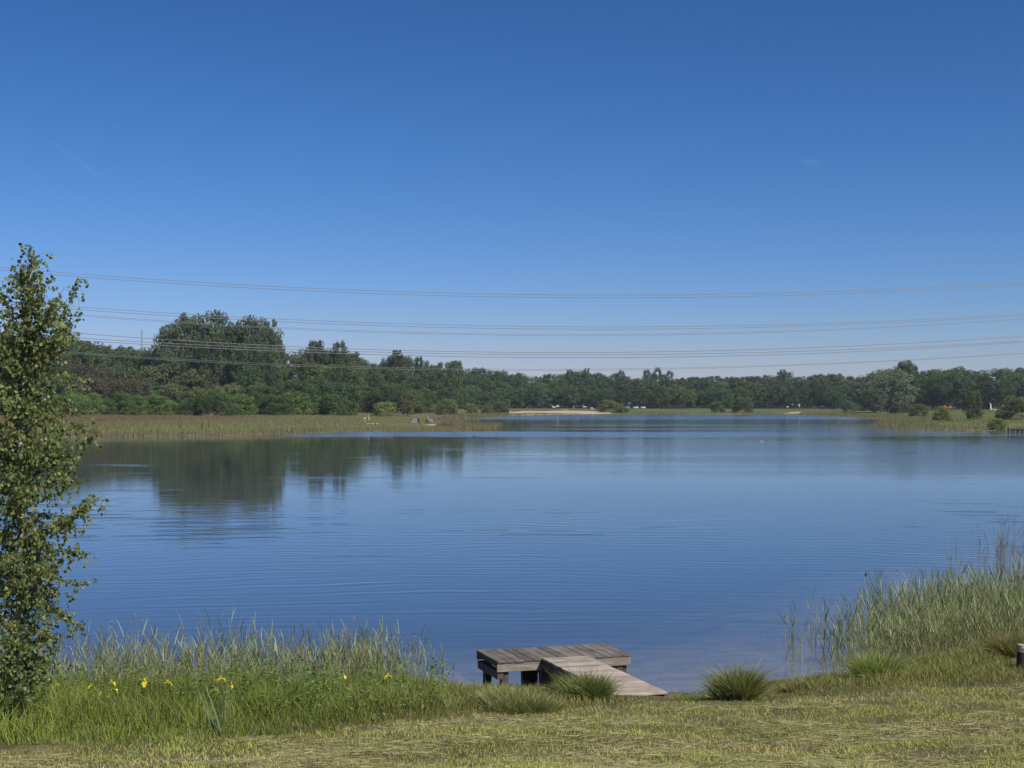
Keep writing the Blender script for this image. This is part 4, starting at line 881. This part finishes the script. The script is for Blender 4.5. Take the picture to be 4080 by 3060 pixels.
def person(loc, rz, label, pose, wear, hair=HAIR, scale=1.0, group=None):
    J = dict(STAND); J.update({k: v for k, v in pose.items() if k != 'face'}); t = empty('person', loc, rz); t.scale = (scale,) * 3; tag(t, label, 'person', group)
    rad = dict(pelvis=.135, waist=.115, chest=.13, neck=.055, chin=.065, head=.088, crown=.06, sl=.065, el=.042, wl=.028, sr=.065, er=.042, wr=.028, hl=.085, kl=.058, al=.038, tl=.032, hr=.085, kr=.058, ar=.038, tr=.032)
    names = list(J); P = [(*J[k], rad[k]) for k in names]; ix = {k: i for i, k in enumerate(names)}
    E = [(ix[a], ix[b]) for a, b in (('pelvis', 'waist'), ('waist', 'chest'), ('chest', 'neck'), ('neck', 'chin'), ('chin', 'head'), ('head', 'crown'), ('chest', 'sl'), ('sl', 'el'), ('el', 'wl'), ('chest', 'sr'), ('sr', 'er'), ('er', 'wr'),
                                     ('pelvis', 'hl'), ('hl', 'kl'), ('kl', 'al'), ('al', 'tl'), ('pelvis', 'hr'), ('hr', 'kr'), ('kr', 'ar'), ('ar', 'tr'))]
    def addv(p, r, k): P.append((*p, r)); E.append((k, len(P) - 1)); return len(P) - 1
    f = Vector(J['chin']) - Vector(J['neck']); hd = Vector(J['head']); up_ = (Vector(J['crown']) - hd).normalized(); fw = (Vector((0, -1, 0)) - up_ * Vector((0, -1, 0)).dot(up_)).normalized()
    if 'face' in pose: fw = Vector(pose['face'])
    addv(hd + fw * .115 - up_ * .015, .014, ix['head'])
    for sd, e, w_ in ((1, 'el', 'wl'), (-1, 'er', 'wr')):
        wv = Vector(J[w_]); dv = (wv - Vector(J[e])).normalized(); sx = dv.cross(Vector((sd, .2, .1))).normalized()
        palm = addv(wv + dv * .055, .034, ix[w_])
        for off, ln in FING:
            a_ = addv(wv + dv * .10 + sx * off, .010, palm); addv(wv + dv * (.10 + ln * .9) + sx * off * 1.1 + Vector((-sd * .02, 0, 0)), .008, a_)
        b_ = addv(wv + dv * .045 + sx * .045, .012, palm); addv(wv + dv * .085 + sx * .062, .009, b_)
    body = skinned('body', P, E, SKIN, t)
    for nm, keys, mat, grow in wear:                                  # garments: the same joints, a little wider
        pts, eds = [], []; idx = {}
        for a, b, u0, u1 in keys:
            for kk, u in (((a, b, u0), u0), ((a, b, u1), u1)):
                p = Vector(J[a]).lerp(Vector(J[b]), u); key = a if u == 0 else (b if u == 1 else (a, b, u))
                if key not in idx: idx[key] = len(pts); pts.append((*p, (rad[a] * (1 - u) + rad[b] * u) * grow))
            i0 = idx[a if u0 == 0 else (a, b, u0)]; i1 = idx[b if u1 == 1 else (a, b, u1)]; eds.append((i0, i1))
        skinned(nm, pts, eds, mat, t)
    if hair:
        c = hd + up_ * .035 - fw * .02; mb = MB(); mb.ball(c, (.098, .105, .088)); o = mb.build('hair', hair, t, smooth=True)
    return t, J
SHIRT = [('waist', 'chest', 0, 1), ('chest', 'neck', 0, .45), ('chest', 'sl', 0, 1), ('sl', 'el', 0, .6), ('chest', 'sr', 0, 1), ('sr', 'er', 0, .6), ('pelvis', 'waist', .3, 1)]
SHORTS = [('pelvis', 'waist', 0, .4), ('pelvis', 'hl', 0, 1), ('hl', 'kl', 0, .55), ('pelvis', 'hr', 0, 1), ('hr', 'kr', 0, .55)]
TROUS = [('pelvis', 'waist', 0, .4), ('pelvis', 'hl', 0, 1), ('hl', 'kl', 0, 1), ('kl', 'al', 0, .9), ('pelvis', 'hr', 0, 1), ('hr', 'kr', 0, 1), ('kr', 'ar', 0, .9)]
cw, cb, cg, cp = plain('white_cloth', (.78, .76, .74), .8), plain('black_cloth', (.02, .02, .024), .8), plain('grey_cloth', (.30, .29, .30), .8), plain('pink_cloth', (.62, .36, .34), .8)
SIT = dict(pelvis=(0, .0, .16), waist=(0, .04, .31), chest=(0, .03, .51), neck=(0, 0, .68), chin=(0, -.04, .76), head=(0, -.03, .85), crown=(0, -.02, .94), sl=(.18, .02, .62), el=(.25, -.10, .38), wl=(.16, -.32, .40), sr=(-.18, .02, .62), er=(-.25, -.10, .38), wr=(-.16, -.32, .40),
           hl=(.11, -.03, .14), kl=(.15, -.40, .48), al=(.13, -.66, .09), tl=(.13, -.82, .05), hr=(-.11, -.03, .14), kr=(-.15, -.40, .48), ar=(-.13, -.66, .09), tr=(-.13, -.82, .05))
def lift(pose, dz): return {k: (v[0], v[1], v[2] + dz) for k, v in pose.items()}
def hp(px, py): return hit(px / K, py / K)
b = hp(1470, 1689)
person(b, R(-80), 'person standing in pink top and pale shorts beside the white board, looking left', dict(waist=(0, -.04, 1.10), chest=(0, -.10, 1.29), neck=(0, -.15, 1.45), chin=(0, -.21, 1.52), head=(0, -.21, 1.61), crown=(0, -.20, 1.70), sl=(.18, -.10, 1.40), sr=(-.18, -.10, 1.40), el=(.22, -.22, 1.15), wl=(.14, -.40, 1.05), er=(-.22, -.22, 1.15), wr=(-.14, -.40, 1.05)), [('shorts', SHORTS, cw, 1.16), ('top', SHIRT, cp, 1.12)], scale=1.1)
b = hp(1452, 1685)
person(b, R(80), 'person in white bending forward beside the standing bather', dict(pelvis=(0, .10, .84), waist=(0, -.02, .95), chest=(0, -.22, .98), neck=(0, -.38, .92), chin=(0, -.46, .88), head=(0, -.54, .86), crown=(0, -.62, .84), sl=(.18, -.30, .95), sr=(-.18, -.30, .95), el=(.22, -.38, .66), wl=(.14, -.42, .40), er=(-.22, -.38, .66), wr=(-.14, -.42, .40), hl=(.10, .10, .80), hr=(-.10, .10, .80), kl=(.12, .0, .44), kr=(-.12, .0, .44), face=(0, -.3, -.95)), [('shorts', SHORTS, cw, 1.2), ('top', SHIRT, cw, 1.12)])
b = hp(1705, 1690)
person(b, R(80), 'person in dark top and white hat sitting in a low chair near the shelter', lift(SIT, .27), [('top', SHIRT, cb, 1.14), ('trousers', TROUS, cg, 1.14)], hair=cw, scale=1.2)
t = empty('camp_chair', (b.x - .02, b.y + .01, b.z), R(80)); tag(t, 'low dark camping chair under the person with the white hat', 'chair')
MB().box((0, .0, .33), (.52, .46, .03)).build('seat', cb, t); MB().box((0, .27, .62), (.52, .03, .60), Matrix.Rotation(R(-12), 4, 'X')).build('backrest', cb, t)
for sx in (-1, 1):
    for sy in (-1, 1): MB().tube([(sx * .24, sy * .2, 0), (sx * .22, sy * .17, .33)], .014, 6).build('leg', M_WIRE, t)
b = hp(1748, 1688)
person(b, R(25), 'person in dark hat and black top standing in the reeds near the spit tip', {}, [('top', SHIRT, cb, 1.2), ('shorts', SHORTS, cb, 1.2)], hair=cb, scale=1.02)
b = hp(2033, 1645.5); person(b, R(20), 'person in white sitting at the left end of the beach', lift(SIT, 0), [('top', SHIRT, cw, 1.14), ('shorts', SHORTS, cw, 1.16)])
b = hp(2041, 1644.5); person(b, R(-30), 'person in black sitting at the left end of the beach beside one in white', lift(SIT, 0), [('top', SHIRT, cb, 1.14), ('shorts', SHORTS, cg, 1.16)])
b = hp(2287, 1632); person(b, R(0), 'person standing in a pale green top on the grass behind the beach', {}, [('top', SHIRT, plain('green_cloth', (.45, .62, .40), .8), 1.14), ('shorts', SHORTS, cg, 1.16)])
for px, rz, c, lab in ((2101, 30, cg, 'person in grey sitting on the grass left of the white car'), (2112, -40, plain('blue_cloth', (.10, .16, .25), .8), 'person in dark blue sitting on the grass left of the white car'), (2172, 10, cg, 'person in light grey sitting on the grass in front of a pale trunk')):
    b = hp(px, 1632); person(b, R(rz), lab, lift(SIT, 0), [('top', SHIRT, c, 1.14), ('trousers', TROUS, cb, 1.12)])

# ------------------------------------------------------------------ things on the spit
b = hp(1484, 1691); t = empty('paddle_board', (b.x, b.y, b.z + .04), R(-14)); tag(t, 'white paddle board with a black band lying on the grass of the spit', 'board')
def board(x0, x1, n=14):
    mb = MB(); v = []
    for i in range(n + 1):
        x = x0 + (x1 - x0) * i / n; wd = .38 * math.sqrt(max(.02, 1 - (abs(x) / 1.2) ** 2.6))
        v.append([mb.bm.verts.new((x, y, z + .06 * (abs(x) / 1.2) ** 3)) for y, z in ((-wd, .05), (-wd * .7, 0), (wd * .7, 0), (wd, .05), (wd * .8, .11), (-wd * .8, .11))])
    for i in range(n):
        for k in range(6): mb.bm.faces.new((v[i][k], v[i][(k + 1) % 6], v[i + 1][(k + 1) % 6], v[i + 1][k]))
    mb.bm.faces.new(v[0]); mb.bm.faces.new(v[-1][::-1]); return mb
M_GEL = plain('white_shell', (.80, .79, .76), .35, var=.03)
board(-1.18, .55).build('deck', M_GEL, t); board(.55, .82, 4).build('band', cb, t); board(.82, 1.18, 5).build('nose', M_GEL, t)
b = hp(1652, 1685); t = empty('beach_shelter', b, R(12)); tag(t, 'small brown beach shelter with a dark right end', 'tent')
MB().prism([(-1.05, 0), (.62, 0), (.50, .98), (-.55, .92)], -.5, .5).build('canvas', plain('brown_canvas', (.30, .215, .19), .85), t)
MB().prism([(.625, 0), (1.0, 0), (.80, 1.06), (.505, 1.0)], -.48, .48).build('end_panel', cb, t); MB().tube([(-.62, -.4, .95), (.1, -.42, 1.04), (.80, -.4, 1.08)], .02, 5).build('ridge_pole', cb, t)
b = hp(1722, 1688); t = empty('fishing_shelter', b, R(-10)); tag(t, 'dark green umbrella shelter with a pale panel, behind the person in the white hat', 'shelter')
mb = MB(); n = 10; ring = [[mb.bm.verts.new((math.cos(a) * r, math.sin(a) * r * .8, z)) for a in [2 * math.pi * k / n for k in range(n)]] for r, z in ((1.15, .92), (.95, 1.16), (.5, 1.34), (.05, 1.40))]
for q in range(3):
    for k in range(n): mb.bm.faces.new((ring[q][k], ring[q][(k + 1) % n], ring[q + 1][(k + 1) % n], ring[q + 1][k]))
mb.build('canopy', plain('green_canvas', (.035, .075, .06), .8), t); MB().tube([(0, 0, 0), (0, 0, 1.4)], .02, 6).build('pole', M_WIRE, t)
MB().box((-.10, -.97, .88), (.95, .03, .50), Matrix.Rotation(R(12), 4, 'X')).build('panel', plain('pale_sheet', (.50, .62, .58), .6), t)
b = hp(1722.5, 1684); t = empty('bucket', (b.x, b.y - .6, b.z)); tag(t, 'pale bucket standing right of the camping chair', 'bucket'); MB().tube([(0, 0, 0), (0, 0, .36)], [.15, .19], 14).build('tub', plain('pale_plastic', (.55, .55, .52), .5), t); MB().tube([(-.19, 0, .36), (-.12, 0, .50), (.12, 0, .50), (.19, 0, .36)], .01, 5).build('handle', M_WIRE, t)
patch('dirt_patch', [(912, 918.0), (940, 916.2), (958, 917.2), (955, 919.5), (930, 919.5)], M_SAND, .03)
for i, (px, py, h, lab) in enumerate([(427, 1722, .75, 'dark wooden stake at the left reed edge, leftmost of the row'), (805, 1713, .85, 'thicker dark wooden stake at the reed edge below the high clump'), (715, 1709, .5, 'low dark stake between the two larger stakes at the reed edge'), (833, 1709, .55, 'low dark stake right of the thicker one at the reed edge')]):
    b = hp(px, py); t = empty('wooden_stake', b); tag(t, lab, 'stake', 'stakes at the edge of the left marsh'); MB().tube([(0, 0, -.4), (.02, 0, h * .8), (.03, 0, h + .15)], [.13, .12, .10], 8).build('shaft', M_POST, t); MB().tube([(.03, 0, h + .15), (.032, 0, h + .19)], [.10, .05], 8).build('tip', M_POST, t)
b = hp(830, 1658); t = empty('brushwood', b); tag(t, 'pile of bare reddish dead branches in front of the marsh bushes', 'branches'); mb = MB(); rg = random.Random(8)
for k in range(46):
    a = rg.uniform(0, 6.28); x = rg.uniform(-1, 1); L = rg.uniform(.5, 1.5); mb.tube([(x, rg.uniform(-.4, .4), 0), (x + math.cos(a) * L * .4 + .1, rg.uniform(-.3, .3), L * .55), (x + math.cos(a) * L * .7 + .25, rg.uniform(-.3, .3), L * rg.uniform(.6, 1.05))], [.05, .035, .012], 4)
mb.build('twigs', plain('dead_wood', (.30, .20, .165), .9, var=.2), t); MB().tube([(-1.4, -.2, .08), (.2, -.3, .14), (1.5, -.1, .22)], [.12, .10, .05], 6).build('log', plain('dead_wood', (.30, .20, .165), .9), t)
far_blades('low_brush', 'low reddish brown brush at the water behind the tip of the spit', 1200, (-15, -8.5), (292, 322), lambda x, y, s: s > -2, lambda x, y, s: np.full(len(x), .45), .07, lambda x, y, s: tint(len(x), (.20, .125, .09), .2))

# ------------------------------------------------------------------ things behind the beach
def car(px, py, rz, label, body, sc=1.0):
    b = hp(px, py); t = empty('parked_car', b, R(rz)); t.scale = (sc,) * 3; tag(t, label, 'car', 'cars parked under the trees')
    MB().prism([(-2.1, .32), (2.1, .32), (2.15, .62), (2.0, .82), (1.05, .92), (-1.95, .96), (-2.15, .7)], -.86, .86).build('body', body, t)
    MB().prism([(1.0, .92), (.45, 1.40), (-1.35, 1.46), (-1.85, .955)], -.72, .72).build('cabin', plain('car_glass', (.02, .025, .03), .08, var=0), t)
    MB().prism([(.42, 1.41), (.38, 1.46), (-1.25, 1.52), (-1.32, 1.47)], -.70, .70).build('roof', body, t)
    for x in (1.3, -1.3):
        for y in (-.80, .80):
            w_ = MB().tube([(x, y - .1, .32), (x, y + .1, .32)], .32, 16).build('wheel', plain('tyre', (.02, .02, .02), .8), t); MB().tube([(x, y - .115, .32), (x, y + .115, .32)], .19, 12).build('rim', M_WIRE, w_)
    for y in (-.6, .6): MB().box((2.12, y, .68), (.06, .34, .14)).build('headlight', M_GEL, t)
car(2197, 1627, -60, 'white car parked under the trees left of the notice board', plain('white_paint', (.55, .55, .55), .3)); car(2322, 1627, -70, 'silver car half hidden under the trees left of the dome tent', plain('silver', (.40, .41, .43), .3, .5))
car(3967, 1639, 5, 'pale car parked under the right wood, left one behind the meadow', plain('shade_greyed_paint', (.42, .43, .40), .3)); car(3989, 1639, -8, 'pale car parked under the right wood, right one beside the broad bush', plain('shade_greyed_paint', (.42, .43, .40), .3))  # car paint greyed to stand in for the shade under the trees
b = hp(2222, 1631); t = empty('notice_board', b); tag(t, 'white notice board in a dark frame on two legs behind the beach', 'sign')
MB().box((0, 0, 1.45), (1.5, .05, 1.15), None, .01).build('frame', cb, t); MB().box((0, -.032, 1.47), (1.22, .012, .95)).build('panel', plain('white_panel', (.82, .82, .82), .5, var=.02), t)
for x in (-.5, .5): MB().tube([(x, .04, -.1), (x, .04, 1.0)], .05, 8).build('leg', M_POST, t)
MB().prism([(-.9, 2.05), (.9, 2.05), (.9, 2.12), (-.9, 2.12)], -.35, .25).build('roof', M_POST, t)
b = hp(2358, 1633); t = empty('dome_tent', b, R(15)); tag(t, 'small pale dome tent with a dark opening at the right of the beach', 'tent')
mb = MB(); mb.ball((0, 0, 0), (.80, .75, 1.02), 3); bmesh.ops.bisect_plane(mb.bm, geom=mb.bm.verts[:] + mb.bm.edges[:] + mb.bm.faces[:], plane_co=(0, 0, 0), plane_no=(0, 0, -1), clear_outer=True); mb.build('canvas', plain('tent_cloth', (.44, .41, .39), .7), t, smooth=True)
mb = MB(); mb.ball((.05, -.56, 0), (.36, .32, .66), 2); bmesh.ops.bisect_plane(mb.bm, geom=mb.bm.verts[:] + mb.bm.edges[:] + mb.bm.faces[:], plane_co=(0, 0, 0), plane_no=(0, 0, -1), clear_outer=True); mb.build('opening', plain('tent_dark', (.08, .05, .045), .9), t)
patch('path', [(1211, 883.6), (1217, 882.9), (1228, 885.2), (1226, 886)], M_SAND, .03)
for px, L, rz, lab in ((2497, 2.5, 4, 'left one of three white upturned boats beside the beach dome bush'), (2533, 2.5, -3, 'middle one of three white upturned boats'), (2562, 2.3, 2, 'right one of three white upturned boats, beside the dark hut bushes')):
    b = hp(px, 1629); t = empty('upturned_boat', b, R(rz)); tag(t, lab, 'boat', 'white upturned boats'); mb = MB(); v = []
    for i in range(13):
        x = -L / 2 + L * i / 12; k = math.sqrt(max(.03, 1 - (abs(x) / (L / 2)) ** 3)); v.append([mb.bm.verts.new((x, .55 * k * math.cos(a), .28 + .62 * (.55 + .45 * k) * math.sin(a))) for a in [math.pi * q / 8 for q in range(9)]])
    for i in range(12):
        for q in range(8): mb.bm.faces.new((v[i][q], v[i][q + 1], v[i + 1][q + 1], v[i + 1][q]))
    mb.bm.faces.new(v[0]); mb.bm.faces.new(v[-1][::-1]); mb.build('hull', plain('boat_shell', (.40, .39, .41), .5), t); MB().box((0, 0, .93), (L * .8, .06, .06), None, .01).build('keel', cg, t)
    for x in (-L * .3, L * .3): MB().box((x, 0, .14), (.12, 1.0, .28)).build('trestle', plain('red_brown_wood', (.24, .12, .075), .8), t)
b = hp(2566, 1627); d = b.y + 14; t = empty('boat_shed', (b.x, d, gz(b.x, d)), R(3)); tag(t, 'dark boat shed under the trees behind the upturned boats', 'shed')
w1 = MB().box((0, 0, 1.4), (5.2, 3.4, 2.8)).build('wall', plain('dark_boards', (.025, .027, .035), .8, var=.3), t); MB().prism([(-2.9, 2.75), (2.9, 2.75), (2.9, 2.9), (0, 3.5), (-2.9, 2.9)], -1.95, 1.95).build('roof', plain('dark_roof', (.04, .042, .05), .8), t)
MB().box((-.3, -1.72, 1.15), (1.7, .05, 2.2)).build('door', plain('dark_door', (.045, .05, .06), .7), t)
b = hp(2518, 1627); d = b.y + 9; t = empty('tarpaulin_screen', (b.x, d, gz(b.x, d))); tag(t, 'pale green tarpaulin screen between two posts, left of the dark shed', 'screen')
MB().box((0, 0, 1.9), (1.75, .04, 1.7)).build('cloth', plain('green_tarp', (.22, .30, .26), .7, var=.25, scale=1.5), t)
for x in (-.93, .93): MB().tube([(x, 0, 0), (x, 0, 2.9)], .05, 8).build('pole', M_POST, t)
t0 = None; b0, b1 = hp(2632, 1632), hp(2742, 1632)
t = empty('rustic_fence', b0); tag(t, 'low dark fence of close wooden stakes on the far shore', 'fence'); rg = random.Random(4)
for k in range(24):
    p = b0.lerp(b1, k / 23) - b0; z = gz(b0.x + p.x, b0.y + p.y) - b0.z; x = rg.uniform(-.1, .1)
    MB().tube([(p.x, p.y, z - .1), (p.x + x, p.y, z + .5), (p.x + x * 2, p.y, z + rg.uniform(.75, 1.05))], [.09, .08, .06], 6).build('post', M_BARK, t)
p = b1 - b0; MB().tube([(0, -.1, .62), (p.x * .5, p.y * .5 - .1, .66), (p.x, p.y - .1, gz(b1.x, b1.y) - b0.z + .62)], .05, 5).build('rail', M_BARK, t)
b0, b1 = hp(3186, 1633.5), hp(3345, 1633.5); t = empty('wooden_barrier', b0); tag(t, 'long pale wooden barrier under the far trees right of the small beach', 'fence'); p = b1 - b0
for k in range(11): q = p * (k / 10); MB().box((q.x, q.y, gz(b0.x + q.x, b0.y + q.y) - b0.z + .35), (.12, .12, .9), None, .01).build('post', M_PALEBARK, t)
mb = MB(); mb.tube([(0, -.09, .66), (p.x, p.y - .09, p.z + .66)], .085, 6); mb.build('rail', M_PALEBARK, t)
for px, h, lab, kind in ((3184, 2.4, 'pale tapering sign with yellow edge on a pole beside the small beach', 'a'), (3158, 2.5, 'small bluish sign on a dark pole left of the tapering sign', 'b'), (3137, 1.55, 'short post with a white round-topped sign at the small beach', 'c')):
    b = hp(px, 1635); t = empty('sign_post', b); tag(t, lab, 'sign'); MB().tube([(0, 0, -.1), (0, 0, h * .8)], .05, 8).build('pole', M_POST, t)
    if kind == 'a': MB().prism([(-.14, h * .52), (.14, h * .52), (.32, h * .98), (.22, h * 1.04), (-.28, h * 1.04)], -.08, -.05).build('panel', plain('cream_panel', (.66, .62, .50), .6), t); MB().prism([(.33, h * .9), (.62, h * .93), (.60, h * 1.0), (.33, h * 1.0)], -.07, -.05).build('arrow', plain('yellow_panel', (.45, .42, .06), .6), t)
    if kind == 'b': MB().box((0, -.06, h * .9), (.55, .03, .42), None, .01).build('panel', plain('blue_panel', (.30, .42, .48), .6), t)
    if kind == 'c': mb = MB(); mb.ball((.05, -.08, h * .86), (.36, .06, .30)); mb.build('panel', M_GEL, t)
b = hp(3945, 1642); t = empty('feather_flag', b); tag(t, 'white curved feather flag at the edge of the right wood', 'flag'); MB().tube([(0, 0, 0), (.02, 0, 2.2), (-.10, 0, 3.0), (-.35, 0, 3.2)], [.03, .025, .02, .015], 6).build('pole', M_WIRE, t)
MB().prism([(.04, .7), (.42, .8), (.50, 1.6), (.40, 2.5), (.15, 2.95), (-.30, 3.18), (-.06, 2.9), (.04, 2.3)], -.015, .015).build('cloth', cw, t)
for px, py, lab in ((3764, 1622, 'left one of two small red parasols behind the neat round bush'), (3786, 1624, 'right, fainter one of two small red parasols behind the neat round bush')):
    b = hp(px, 1641); d = b.y; top = W(px / K, (py - 7) / K, d).z; t = empty('parasol', (b.x, d, b.z)); tag(t, lab, 'parasol', 'red parasols'); h = top - b.z; mb = MB(); n = 8
    r = [mb.bm.verts.new((math.cos(k * .785) * 1.0, math.sin(k * .785) * 1.0, h - .55)) for k in range(n)]; c = mb.bm.verts.new((0, 0, h)); [mb.bm.faces.new((r[k], r[(k + 1) % n], c)) for k in range(n)]
    mb.build('canopy', plain('red_cloth', (.50, .07, .035), .8), t); MB().tube([(0, 0, 0), (0, 0, h)], .03, 6).build('pole', M_WIRE, t)
b = hp(4052, 1722); t = empty('fishing_platform', (b.x, b.y, 0), R(4)); tag(t, 'small dark fishing platform over the water at the right edge', 'jetty'); MB().box((0, 0, .55), (2.9, 1.6, .08), None, .01).build('deck', plain('tarred_deck', (.07, .062, .055), .85, var=.3), t)
for x in (-1.2, -.3, .5, 1.25):
    for y in (-.7, .7): MB().box((x, y, -.05), (.14, .14, 1.05)).build('post', plain('tarred_board', (.028, .025, .023), .85, var=.3), t)
MB().box((0, -.80, .38), (2.85, .05, .26)).build('fascia_board', plain('tarred_board', (.028, .025, .023), .85, var=.3), t)

# ------------------------------------------------------------------ birds
def bird(px, py, L, rz, label, col, neck=1.0):
    x, y = shore(px / K, py / K); t = empty('water_bird', (x, y, 0), R(rz)); tag(t, label, 'bird')
    b = skinned('body', [(-.5 * L, 0, .14 * L, .03 * L), (-.28 * L, 0, .10 * L, .13 * L), (.0, 0, .09 * L, .19 * L), (.25 * L, 0, .12 * L, .14 * L), (.36 * L, 0, .24 * L * neck, .07 * L), (.40 * L, 0, .38 * L * neck, .075 * L), (.50 * L, 0, .37 * L * neck, .025 * L)], [(i, i + 1) for i in range(6)], col, t, 2)
    MB().tube([(.46 * L, 0, .375 * L * neck), (.58 * L, 0, .36 * L * neck)], [.025 * L, .012 * L], 6).build('beak', plain('beak', (.45, .40, .30), .5), t)
bird(3449, 2291, .20, 70, 'small dark bird swimming alone on the lake in front of the right reeds', cb); bird(1890, 1741, .42, 170, 'dark duck swimming off the tip of the spit', plain('brown_feather', (.05, .04, .035), .7)); bird(3035, 1760, .27, 20, 'white gull sitting on the far water at the right', plain('white_feather', (.6, .6, .6), .7))

# ------------------------------------------------------------------ thin cloud wisps high above
def wisp(name, label, a, b, wd, dens):
    p, q = W(*a, 6000), W(*b, 6000); c = (p + q) / 2; L = (q - p).length / 2
    m, n, out = mat_new(name); v = n.nodes.new('ShaderNodeVolumeScatter'); v.inputs['Density'].default_value = dens; v.inputs['Color'].default_value = (1, 1, 1, 1); n.links.new(v.outputs[0], out.inputs['Volume'])
    mb = MB(); mb.ball((0, 0, 0), (L, wd, wd), 3); o = mb.build(name, m); o.location = c; o.rotation_euler = (0, -math.atan2(q.z - p.z, q.x - p.x), 0); tag(o, label, 'cloud', kind='stuff')
wisp('cloud', 'faint slanting contrail in the upper left sky', (105, 298), (222, 388), 9, .0022)
wisp('cloud', 'tiny faint cloud wisp in the sky at the right', (1728, 349), (1775, 352), 14, .0022)
wisp('cloud', 'very faint small wisp in the middle of the sky', (815, 488), (868, 496), 12, .0010)

# ------------------------------------------------------------------ air
HAZE = 0.00016
if HAZE:
    m, n, out = mat_new('haze'); pv = n.nodes.new('ShaderNodeVolumePrincipled')
    pv.inputs['Color'].default_value = (.80, .88, 1, 1); pv.inputs['Density'].default_value = HAZE; pv.inputs['Anisotropy'].default_value = 0.3
    n.links.new(pv.outputs[0], out.inputs['Volume'])
    mb = MB(); mb.box((0, 0, 22), (2300, 2300, 58)); o = mb.build('haze', m); tag(o, kind='stuff')
